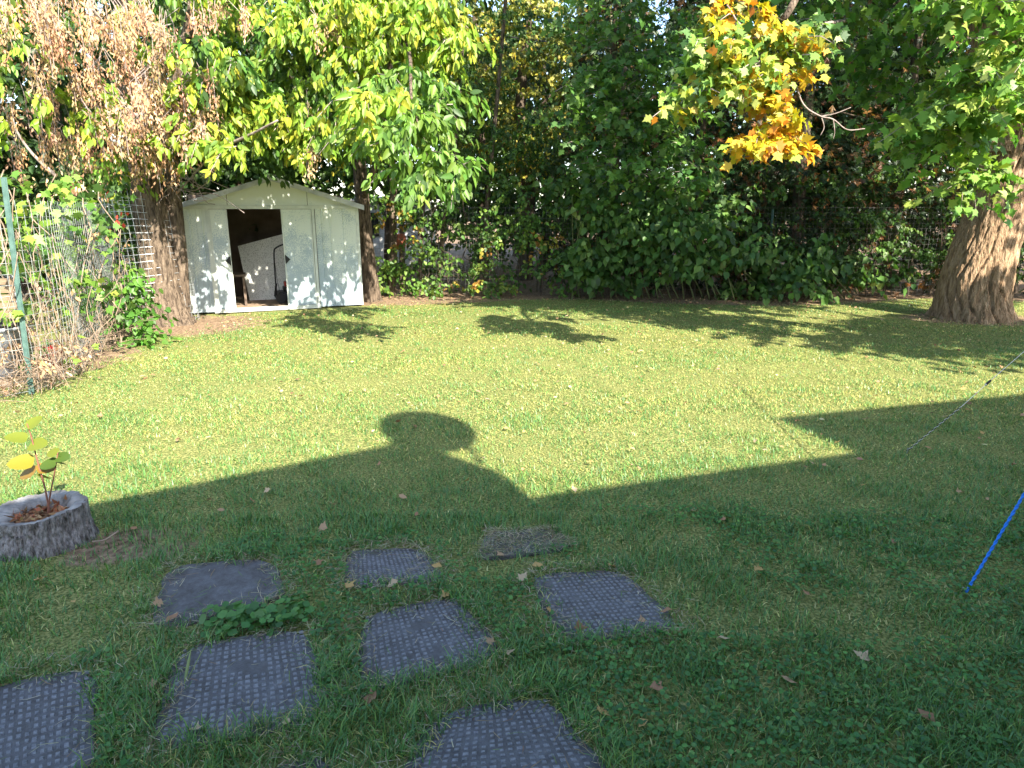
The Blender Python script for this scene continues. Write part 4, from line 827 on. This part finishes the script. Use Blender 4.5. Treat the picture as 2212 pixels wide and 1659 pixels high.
def leftovers():       # things kept beyond the left fence, a white building beyond the hedge
    M['plastic'] = noisy('grey_plastic', [(.3, (.20, .22, .25)), (.7, (.32, .34, .38))], 6, 4, .5); M['wood'] = noisy('weathered_board', [(.3, (.13, .09, .055)), (.7, (.25, .18, .115))], 8, 6, .8, stretch=(1, 1, 8))
    M['whitewall'] = noisy('white_siding', [(.3, (.72, .72, .70)), (.7, (.82, .82, .80))], 3, 4, .6)
    p = gnd(36, 735); p = Vector((-5.35, 7.0, 0)); t = thing('storage_bin', 'grey plastic bin behind the left wire fence', 'bin', p)
    MB().lathe([(.17, 0), (.2, .48), (.225, .49), (.225, .53), (.2, .53)], k=20).build('tub', 'plastic', t, True); MB().lathe([(.235, .532), (.23, .57), (.05, .59)], k=20).build('lid', 'black', t, True)
    p = Vector((-5.95, 7.6, 0)); t = thing('wooden_rack', 'slatted tan wooden rack standing beyond the left fence', 'rack', p, R(15))
    for i in range(8): MB().box(-.35, .35, -.012, .012, .25 + i * .09, .32 + i * .09).build('slat', 'wood', t)
    for x in (-.33, .33): MB().box(x - .03, x + .03, .013, .05, 0, 1.05).build('upright', 'plastic', t)
    p = gnd(96, 770); p = Vector((-5.15, 7.45, 0)); t = thing('bucket', 'small red bucket on the ground behind the dead vines', 'bucket', p)
    MB().lathe([(.09, 0), (.12, .2), (.13, .205), (.125, .22)], k=16).build('tub', mat('red_plastic', (.5, .03, .03), .4), t, True)
    MB().tube([(math.cos(a) * .125, 0, .2 + math.sin(a) * .1) for a in np.linspace(0, math.pi, 9)], .004, 5).build('handle', 'steel', t)
    b = Vector((-5.2, 21.5, 0)); t = thing('white_building', 'white building glimpsed between trunks right of the shed', 'building', b)
    MB().box(-1.5, 2.4, 0, 4, 0, 1.95).build('wall', 'whitewall', t)
    for i in range(9): MB().box(-1.51, 2.41, -.014, -.002, .1 + i * .2, .28 + i * .2).build('siding_board', 'whitewall', t)
    MB().prism([(-1.7, -.2, 1.95), (2.6, -.2, 1.95), (2.6, 4.2, 2.05), (-1.7, 4.2, 2.05)], (0, 0, .1)).build('roof', 'roof', t)
    MB().box(.6, 1.1, -.04, -.016, .9, 1.6).build('window', 'black', t)
    b = Vector((-13.2, 15.5, 0)); t = thing('white_building', 'pale wall seen through the wire at the far left edge', 'building', b)
    MB().box(-2, 1.6, 0, 3, 0, 2.6).build('wall', 'whitewall', t); MB().prism([(-2.3, -.3, 2.6), (1.9, -.3, 2.6), (1.9, 1.5, 3.5), (-2.3, 1.5, 3.5)], (0, 0, .1)).build('roof', 'roof', t)
    # terracotta pot beyond the back fence
    c = atY(865, 520, 14.5); t = thing('hanging_pot', 'round rusty red lantern hanging behind the back fence', 'lantern', c); MB().lathe([(.02, -.16), (.1, -.12), (.13, 0), (.1, .12), (.03, .15)], k=14).build('globe', mat('terracotta', (.45, .13, .07), .7), t, True); MB().tube([(0, 0, .14), (.05, .05, 1.2)], .004, 4).build('cord', 'black', t)
    # overhead cable
    a = atY(700, 20, 19); e = atY(1900, 150, 19); t = tag(MB().tube([a.lerp(e, s) + Vector((0, 0, -.5 * 4 * s * (1 - s) * .4)) for s in np.linspace(0, 1, 20)], .018, 6).build('overhead_cable', 'black'), 'black utility cable crossing behind the trees near the top', 'cable')
leftovers()

# ================================================================ STUMP AND SAPLINGS
def stump():
    c = Vector((-2.49, 3.28, 0)); t = thing('tree_stump', 'grey weathered hollow stump at the left edge of the shade', 'stump', c)
    k = 200; H = .19; prof = [(z, 1.08 - .13 * min(1, (z + .03) / .12)) for z in np.linspace(-.03, H - .008, 16)] + [(H, .945)]
    def rad(a, z): return .232 * (1 + .06 * math.sin(2 * a + .6) + .03 * math.sin(5 * a)) * (1 + .085 * (min(1, 2.4 * abs(mnoise.noise(Vector((math.cos(a) * 8, math.sin(a) * 8, z * 3.5))))) - .6) + .035 * mnoise.noise(Vector((math.cos(a) * 30, math.sin(a) * 30, z * 16))) + .03 * mnoise.noise(Vector((math.cos(a) * 14, math.sin(a) * 14, z * 30))))
    def top(a): return .02 * math.cos(a - 1.1) + .008 * mnoise.noise(Vector((math.cos(a) * 4, math.sin(a) * 4, 2)))
    v = []; f = []
    for z, s in prof:
        for j in range(k):
            a = 2 * math.pi * j / k; v.append((math.cos(a) * rad(a, z) * s * 1.0, math.sin(a) * rad(a, z) * s * .86, z + (top(a) if z > .12 else 0)))
    for i in range(len(prof) - 1):
        for j in range(k): f.append((i * k + j, i * k + (j + 1) % k, (i + 1) * k + (j + 1) % k, (i + 1) * k + j))
    MB().add(v, f).build('bark', 'stumpbark', t, True)
    v = []; f = []; rings = [(.945, 0), (.9, .002), (.75, -.004), (.62, -.012), (.54, -.03), (.5, -.075), (.02, -.085)]
    for s, dz in rings:
        for j in range(k):
            a = 2 * math.pi * j / k; n_ = 1 + (.10 * mnoise.noise(Vector((math.cos(a) * 3, math.sin(a) * 3, 0))) if s < .7 else 0); v.append((math.cos(a) * rad(a, H) * s * n_ + (.03 if s < .7 else 0), math.sin(a) * rad(a, H) * s * .86 * n_, H + top(a) + dz + .004 * mnoise.noise(Vector((math.cos(a) * 8 * s, math.sin(a) * 8 * s, 3)))))
    for i in range(len(rings) - 1):
        for j in range(k): f.append((i * k + j, i * k + (j + 1) % k, (i + 1) * k + (j + 1) % k, (i + 1) * k + j))
    MB().add(v, f).build('cut_top', 'stumptop', t, True)
    L = Leaves(); n = 420; a = rng.random(n) * 6.28; r = .135 * np.sqrt(rng.random(n))
    L.put(np.stack([np.cos(a) * r + .03, np.sin(a) * r * .86, H - .07 + .05 * rng.random(n)], 1), nrmz(rng.standard_normal((n, 3)) * (1, 1, .35)), nrmz(np.array((0, -.2, 1.)) + .6 * rng.standard_normal((n, 3))), .045 * (.5 + rng.random(n)), pal([(.28, .15, .08), (.20, .10, .055), (.38, .24, .13), (.33, .12, .06)], n))
    L.build('leaf_litter', SAM, 'dry', t)
    stem_m = mat('sapling_stem', (.22, .09, .06), .6)
    def sap(lab, pts, leaves):
        # the saplings stand in the stump: depth of the hollow
        s = thing('sapling', lab, 'sapling', c + Vector((0, 0, H - .04)), 0, 'saplings growing in the stump'); o = Vector(s.location)
        P = [atY(x, y, 3.30 - .02) - o for x, y in pts]; C = curve(P, 5); MB().tube(C, np.linspace(.0048, .0022, len(C)), 6).build('stem', stem_m, s, True)
        for (x, y, dx, dy, sz, col, dep) in leaves:
            sz *= 1.25; col = tuple(np.array(col) * .5)
            p = atY(x, y, 3.28) - o; q = atY(x + dx, y + dy, 3.28 + dep) - o; d = (q - p).normalized()
            nm = Vector((random.gauss(0, .2), -.6, .8)); L_ = Leaves()
            tv, tf = HEART; xx = np.array(d)[None]; X, Yv, Z = frames(xx, np.array(nm)[None])
            m = tri_mesh('leaf', tv * sz, tf, np.repeat(np.array(col)[None], len(tv), 0), 'leaf'); ob = link('leaf', m, s)
            mt = np.eye(4); mt[:3, 0] = X[0]; mt[:3, 1] = Yv[0]; mt[:3, 2] = Z[0]; mt[:3, 3] = p; ob.matrix_local = Matrix(mt.tolist())
            sub = ob.modifiers.new('sub', 'SUBSURF'); sub.levels = sub.render_levels = 1
    yg = (.34, .40, .05); yl = (.55, .45, .05); gr = (.14, .24, .04); og = (.50, .30, .05)
    sap('taller sapling with wide yellow-green leaves in the stump hollow', [(109, 1115), (96, 1050), (82, 1000), (72, 960), (62, 925), (58, 915)],
        [(60, 925, 30, -28, .085, yg, .05), (58, 948, -55, -6, .095, yg, -.05), (66, 962, 60, -6, .10, yg, -.03), (64, 968, 20, -12, .05, gr, .1), (72, 998, -70, 4, .115, yl, -.06), (76, 1020, -72, 10, .10, og, .03), (80, 1015, 62, -10, .085, og, .08), (84, 1030, 50, 2, .07, yg, .12)])
    sap('shorter sapling with drooping green leaves beside the taller one', [(160, 1120), (178, 1075), (192, 1040), (208, 1000), (215, 965), (214, 955)],
        []) if False else sap('shorter sapling with darker leaves beside the taller one', [(103, 1125), (106, 1085), (112, 1050), (120, 1010), (124, 985), (125, 978)],
        [(124, 980, -42, -8, .07, yg, .04), (125, 984, 20, -8, .045, gr, .05), (126, 988, 44, 2, .078, gr, -.05), (122, 1000, -44, 8, .085, gr, -.02), (123, 1000, 28, 2, .055, gr, .06), (120, 1004, -70, 10, .05, og, .06)])
stump()

# ================================================================ ROPES AT THE RIGHT
def ropes():
    a = gnd(2085, 1282); e = atY(2300, 920, 3.05); e2 = a + (e - a) * 4.0
    t = thing('guy_rope', 'bright blue guy rope rising from the grass at the right edge', 'rope', a); d = (e2 - a); n = d.length; ax = d.normalized(); s1 = ax.orthogonal().normalized(); s2 = ax.cross(s1)
    for ph in (0, math.pi):
        MB().tube([d * (i / 360) + (s1 * math.cos(i * 1.0 + ph) + s2 * math.sin(i * 1.0 + ph)) * .0035 for i in range(361)], .0042, 5, False).build('strand', 'blue', t, True)
    MB().tube([Vector((0, 0, -.1)), Vector((-.012, .004, .03))], .005, 6).build('peg', 'steel', t)
    a = gnd(1958, 975); m1 = atY(2075, 880, 4.85); m2 = atY(2135, 826, 4.95); e = atY(2260, 715, 5.15)
    t = thing('tie_cable', 'thin tie cable with twisted black and white end and a small clamp', 'cable', a); e = e + (e - a) * 3.0
    d = m1 - a; ax = d.normalized(); s1 = ax.orthogonal().normalized(); s2 = ax.cross(s1)
    for ph, m in ((0, 'blackcord'), (math.pi, 'whitecord')):
        MB().tube([d * (i / 120) + (s1 * math.cos(i * .55 + ph) + s2 * math.sin(i * .55 + ph)) * .0035 for i in range(121)], .0026 if ph == 0 else .0016, 5, False).build('strand', m, t, True)
    MB().tube([m1 - a, m2 - a, e - a], .0019, 6).build('wire', 'steel', t); q = (e - a).normalized()
    MB().tube([m2 - a - q * .025, m2 - a + q * .025], .009, 8).build('clamp', 'black', t); MB().tube([m2 - a - q * .034, m2 - a - q * .0255], .0075, 8).build('clamp_nut', 'whitecord', t)
    MB().tube([Vector((0, 0, -.1)), Vector((.01, .003, .025))], .005, 6).build('peg', 'steel', t)
ropes()

# ================================================================ LAWN
def fbm(x, y, s, seed):
    """cheap smooth noise from sines (numpy)"""
    r = np.random.default_rng(seed); v = np.zeros_like(x)
    for k in range(7):
        a = r.random() * 6.28; fq = s * (1 + .55 * k); v += np.sin((x * math.cos(a) + y * math.sin(a)) * fq + r.random() * 6.28) / (1 + .35 * k)
    return v / 2.2
def lawn():
    Vs = []; Fs = []; Cs = []; off = 0
    GR = np.array([(.078, .205, .05), (.105, .25, .055), (.06, .17, .045), (.17, .29, .06)]); ST = np.array([(.52, .475, .17), (.58, .52, .21), (.45, .43, .14), (.39, .41, .10)])
    for y0, y1, dens, wd, ht, seg in ((1.25, 2.4, 10200, .0038, .045, 2), (2.4, 3.6, 7600, .0041, .042, 2), (3.6, 5.5, 5400, .0048, .034, 1), (5.5, 8.5, 3000, .0062, .029, 1), (8.5, 13.4, 1400, .0092, .028, 1)):
        xm0, xm1 = -.78 * y1 - 1.6, .78 * y1 + 1.8
        n = int((xm1 - xm0) * (y1 - y0) * dens); x = xm0 + (xm1 - xm0) * rng.random(n); y = y0 + (y1 - y0) * rng.random(n)
        ok = (np.abs(x) < .78 * y + 1.7) & ((np.abs(x) < .78 * y + .5) | (rng.random(n) < .6))
        so_ = soil_amount(x, y); ok &= rng.random(n) > so_ * 1.05 - .08
        ok &= ~in_slab(x, y, .045 * fbm(x, y, 8, 5) + .025 * fbm(x, y, 31, 6) + .03 * np.abs(rng.standard_normal(n)) )
        ok &= ~(((x + 2.49) / .22) ** 2 + ((y - 3.28) / .2) ** 2 < 1)
        ok &= ~((y > 11.0 + (x + 5.33) * .4) & (x < -2.6) & (y > 11))
        ok &= x > np.where(y < 6.26, -6.2 + (y - 4.6) * .98, -4.5 - .28 * (y - 6.26)) - .1
        tuft = fbm(x, y, 3.2, 2) + .7 * fbm(x, y, 11, 3); ok &= rng.random(n) < .74 + .36 * tuft
        x, y, tuft = x[ok], y[ok], tuft[ok]; n = len(x)
        # dryness: patchy, drier mid-lawn; straw share also paints in the sunlit zone and house shade
        nz = np.clip((y - 2.6) / 2.4, .25, 1); dry = .10 + .36 * np.clip((y - 3.6) / 2.2, 0, 1) + nz * (.16 * fbm(x, y, 1.1, 8) + .10 * fbm(x, y, 4.3, 18)) + .10 * np.clip(x - 1, 0, 3) / 3 * np.clip((y - 5) / 2, 0, 1); dry -= .06 * tuft
        isd = rng.random(n) < dry
        h = ht * (.55 + .75 * rng.random(n)) * (1 + .35 * np.clip(tuft, -.6, 1.2)); edge = in_slab(x, y, -.07); h = np.where(edge, h * (1.1 + .7 * rng.random(n)), h)
        ang = rng.random(n) * 6.283; ln = np.where(isd, 1.5 + .9 * rng.random(n), .45 + 1.1 * rng.random(n))
        dx, dy = np.cos(ang), np.sin(ang); col = np.where(isd[:, None], ST[rng.integers(0, 4, n)], GR[rng.integers(0, 4, n)]) * (1 + .18 * rng.standard_normal((n, 1)))
        hue = np.clip(fbm(x, y, 1.7, 21), -1, 1)[:, None]; col = col * (1 + .10 * hue * np.array((1.4, .4, .2)))
        b = np.stack([x, y, np.full(n, -.006)], 1); sd = np.stack([-dy, dx, 0 * x], 1) * (wd * (.6 + .8 * rng.random(n)))[:, None] * .5
        hz = h / np.sqrt(1 + ln ** 2); lx = h * ln / np.sqrt(1 + ln ** 2)
        tip = b + np.stack([dx * lx, dy * lx, hz * np.where(isd, .7, 1.0) + .004], 1)
        if seg == 2:
            mid = b + np.stack([dx * lx * .38, dy * lx * .38, hz * .68], 1)
            V = np.stack([b - sd, b + sd, mid + sd * .8, mid - sd * .8, tip], 1); F = np.array([(0, 1, 2), (0, 2, 3), (3, 2, 4)])
        else:
            V = np.stack([b - sd, b + sd, tip], 1); F = np.array([(0, 1, 2)])
        k = V.shape[1]; Vs.append(V.reshape(-1, 3)); Fs.append((F[None] + (np.arange(n) * k)[:, None, None]).reshape(-1, 3) + off); Cs.append(np.repeat(np.clip(col, .01, .8), k, 0)); off += n * k
    link('lawn_grass', tri_mesh('lawn_grass', np.concatenate(Vs), np.concatenate(Fs), np.concatenate(Cs), 'grass'), None, 'stuff')
    o = bpy.data.objects['lawn_grass']; o['label'] = 'short patchy lawn grass mixed with dry straw blades'; o['category'] = 'grass'
    # clover and small round weeds
    L = Leaves(); n = 60000; x = -3.5 + 8.5 * rng.random(n); y = 1.3 + 5.2 * rng.random(n) ** 1.3
    m = fbm(x, y, 2.3, 31) + .45 * np.clip((x + .2) / 1.5, -.6, 1) - .4 * np.clip(y - 2.9, 0, 4); ok = (m > .0) & (y < 3.7) & ~in_slab(x, y, .0) & (np.abs(x) < .78 * y + .6) & (rng.random(n) < .75); x, y = x[ok], y[ok]; n = len(x)
    for q in range(2):
        L.put(np.stack([x + .012 * rng.standard_normal(n), y + .012 * rng.standard_normal(n), .012 + .024 * rng.random(n)], 1), nrmz(rng.standard_normal((n, 3)) * (1, 1, .2)), nrmz(np.array((0, -.1, 1.)) + .35 * rng.standard_normal((n, 3))), .017 * (.6 + .7 * rng.random(n)), pal([(.07, .19, .055), (.09, .23, .06), (.06, .16, .05), (.13, .27, .07)], n))
    o = L.build('clover', ROUND, 'leaf', None); tag(o, 'low clover and small weeds through the shaded foreground lawn', 'clover')
lawn()

def clippings():
    X = []; Yv = []
    for P, m_ in zip(SLAB_POLY, (700, 900, 900, 900, 900, 1300, 900, 600, 260)):
        for i in range(4):
            a, b = P[i], P[(i + 1) % 4]; n = m_ // 4; s = rng.random(n); c = P.mean(0); nr = nrmz((c - (a + b) / 2)[None])[0]; d = .05 * rng.standard_normal(n) - .01
            if m_ == 1300: d = np.abs(d) * 2.2
            X.append(a[0] + (b[0] - a[0]) * s + nr[0] * d); Yv.append(a[1] + (b[1] - a[1]) * s + nr[1] * d)
        q = P.mean(0); n = 12; X.append(q[0] + .13 * rng.standard_normal(n)); Yv.append(q[1] + .13 * rng.standard_normal(n))
    x = np.concatenate(X); y = np.concatenate(Yv); n = len(x); a = rng.random(n) * 6.283; ln = .03 + .06 * rng.random(n) ** 2; w_ = .0008 + .0008 * rng.random(n)
    b = np.stack([x, y, .010 + .012 * rng.random(n)], 1); d = np.stack([np.cos(a), np.sin(a), .12 * rng.standard_normal(n)], 1) * ln[:, None]; sd = np.stack([-np.sin(a), np.cos(a), 0 * a], 1) * w_[:, None]
    md = b + d * .5 + np.stack([-np.sin(a), np.cos(a), 0 * a], 1) * (.07 * ln * rng.standard_normal(n))[:, None]
    V = np.stack([b - sd, b + sd, md + sd, md - sd, b + d], 1); F = np.array([(0, 1, 2), (0, 2, 3), (3, 2, 4)])
    o = link('grass_clippings', tri_mesh('grass_clippings', V.reshape(-1, 3), (F[None] + (np.arange(n) * 5)[:, None, None]).reshape(-1, 3), np.repeat(pal([(.38, .34, .22), (.46, .41, .28), (.30, .25, .15), (.15, .19, .07), (.12, .2, .06), (.22, .15, .09)], n), 5, 0), 'dry'), None, 'stuff')
    tag(o, 'dry straw clippings strewn round and over the slabs', 'clippings')
clippings()

def weeds():
    c = gnd(560, 1345); t = thing('weed_clump', 'clump of round-leaved green weeds between two slabs', 'weed', c); L = Leaves(); n = 190
    for px, py, wx, m_ in ((545, 1345, 75, 120), (640, 1330, 35, 40), (480, 1362, 30, 30)):
        p = np.array([gnd(px + random.gauss(0, wx * .5), py + random.gauss(0, 12)) for i in range(m_)]) - np.array(c); p[:, 2] = .02 + .045 * rng.random(m_)
        L.put(p, nrmz(np.concatenate([rng.standard_normal((m_, 2)), np.full((m_, 1), -.3)], 1)), nrmz(np.array((0, -.35, 1.)) + .3 * rng.standard_normal((m_, 3))), .038 * (.6 + .6 * rng.random(m_)), pal([(.07, .19, .05), (.09, .22, .06), (.12, .26, .07)], m_))
    L.build('foliage', ROUND, 'leaf', t, 170, wide=1.15)
    # long seed stem lying over the near slab
    P = [gnd(335, 1592), gnd(352, 1560), atY(398, 1480, 2.16), atY(440, 1400, 2.28), atY(472, 1342, 2.4)]
    t = thing('grass_stem', 'long pale grass stem with seed head leaning over the near slab', 'grass stem', P[0]); C = [p - P[0] for p in curve(P, 5)]
    gm = mat('stem_green', (.20, .25, .09), .6); MB().tube(C, np.linspace(.0028, .0012, len(C)), 5).build('stem', gm, t)
    a = atY(398, 1478, 2.16) - P[0]; e = atY(412, 1405, 2.26) - P[0]; MB().tube([a, a.lerp(e, .3), a.lerp(e, .7), e], [.002, .006, .005, .001], 6).build('seed_head', gm, t)
    # stick by the stump
    P = [gnd(342, 2020 * .576), gnd(395, 1145), gnd(435, 1128)]; P = [gnd(345, 1163, .02), gnd(390, 1150, .03), gnd(432, 1126, .03)]
    P = [gnd(200, 1170, .02), gnd(226, 1166, .03), gnd(256, 1147, .04)]
    t = tag(MB().tube(curve(P, 4), .005, 6).build('stick', 'vine'), 'thin dry stick lying in the grass right of the stump', 'stick')
weeds()

def fallen():
    rr = random.Random(21)
    base = []
    for k in range(8):             # crumpled dry leaves, eight shapes
        tv = MAPLE[0].copy() if k % 4 != 3 else None
        if tv is None: tv, tf = OV[0].copy(), OV[1]
        else: tf = MAPLE[1]
        tv[:, 0] -= .45; cu = rr.uniform(.5, 1.6); tv[:, 2] = cu * tv[:, 1] ** 2 + rr.uniform(-.3, .6) * tv[:, 0] ** 2 + np.array([rr.gauss(0, .06) for _ in tv]); tv[:, 2] -= tv[:, 2].min()
        for c in ((.42, .27, .16), (.34, .19, .11), (.52, .38, .24), (.46, .30, .12)):
            base.append((tri_mesh('fallen_leaf', tv, tf, np.repeat(np.array(c)[None], len(tv), 0), 'dry')))
    near = [(478, 1110), (290, 1150), (700, 1147), (720, 1098), (340, 1313), (425, 1588), (372, 1346), (965, 1293), (945, 1232), (1080, 1207), (1160, 1230), (1185, 1328), (1250, 1363), (1320, 1232), (1385, 1350), (1440, 1330), (1420, 1500), (1300, 1548), (1390, 1575), (1100, 1420), (1060, 1395), (755, 1272), (850, 1270), (1500, 1110), (1560, 1130), (2040, 905), (2010, 1005), (2070, 1070), (1890, 860), (1870, 910), (1240, 1065), (900, 1118), (1640, 1240), (1740, 1290), (1560, 1390), (1930, 1180), (2120, 940), (2190, 1010), (620, 1570), (800, 1520), (90, 1260), (160, 1310), (1700, 1480), (1860, 1430), (2000, 1560), (1130, 1255), (330, 1490), (690, 1225), (1010, 1045), (870, 1080)]
    used = []
    for px, py in near: used.append((gnd(px, py), 'shade', rr.uniform(.04, .07)))
    while len(used) < 150:
        px, py = rr.uniform(0, 2212), 660 + 430 * rr.random() ** 1.1; p = gnd(px, py)
        if p.x < -4.6 + .0 * p.y or (p.y > 11 and p.x < -2.6) or p.y > 13: continue
        if p.x > 2 or rr.random() < .6: used.append((p, 'sun' if py < 950 else 'mid', rr.uniform(.035, .065)))
    marks = [('the stump', (-2.5, 3.3)), ('the smooth pebbly slab', (-1.35, 2.8)), ('the far small slab', (-.6, 3.0)), ('the buried slab', (.05, 3.3)), ('the middle slab', (-.35, 2.45)), ('the right-hand slab', (.4, 2.7)), ('the near bottom slab', (0, 1.9)), ('the large studded slab', (-1, 2.2)), ('the blue rope', (2.1, 2.8)), ('the clover right of the slabs', (1.3, 2.4)), ('the tie cable', (3.0, 4.7)), ('the dish-shaped shadow', (-.6, 5.1)), ('the roof shadow notch', (2.3, 5.2)), ('the roof shadow dip', (.3, 3.9)), ('the left fence stake', (-4.2, 6.3)), ('the shed doorway', (-3.9, 11.2)), ('the bright shrub', (-4.6, 8.8)), ('the big maple trunk', (7.2, 10.3)), ('the knotweed', (2.5, 12)), ('the orange bough shadow', (.8, 10)), ('the sunlit middle lawn', (.5, 7.2)), ('the sunlit right lawn', (4.2, 7.2)), ('the sunlit left lawn', (-2.6, 7.4)), ('the creeper', (-.6, 12.3))]
    taken = set()
    for p, zone, s in used:
        mk = min(marks, key=lambda q: (q[1][0] - p.x) ** 2 + (q[1][1] - p.y) ** 2)[0]
        pick = list(range(len(base))); rr.shuffle(pick); o = None
        for bi in pick:                # a tone and shape not yet lying by this landmark
            si, ci = divmod(bi, 4); lab = f"{('tan', 'brown', 'pale buff', 'ochre')[ci]} {'narrow' if si % 4 == 3 else 'lobed'} dry leaf lying by {mk}"
            if lab not in taken: o = bpy.data.objects.new('fallen_leaf', base[bi]); break
        if o is None: continue
        taken.add(lab); COL.objects.link(o); o.location = (p.x, p.y, .022 if zone != 'sun' else .03); o.scale = (s, s, s * .8); o.rotation_euler = (rr.gauss(0, .35), rr.gauss(0, .35), rr.uniform(0, 6.28))
        tag(o, lab, 'fallen leaf', 'leaves fallen on the lawn')
    # the uncounted rest: crumbs of leaf and straw, thick along the hedge
    L = Leaves(); n = 11000; x = -4.5 + 13.5 * rng.random(n); y = 4.2 + 9.4 * rng.random(n) ** .75; keep = (rng.random(n) < .2 + soil_amount(x, y) * .5) & (np.abs(x) < .8 * y + .5) & ~((y > 11.0 + (x + 5.33) * .4) & (x < -2.6)); x, y = x[keep], y[keep]; n = len(x)
    L.put(np.stack([x, y, .014 + .02 * rng.random(n)], 1), nrmz(rng.standard_normal((n, 3)) * (1, 1, .15)), nrmz(np.array((0, 0, 1.)) + .4 * rng.standard_normal((n, 3))), .046 * (.3 + .9 * rng.random(n) ** 2), pal(TAN + [(.25, .15, .09), (.55, .46, .25)], n, .2))
    o = L.build('leaf_litter', OV, 'dry', None, wide=1.3); tag(o, 'scattered leaf litter and crumbs along the hedge foot', 'leaf litter')
fallen()
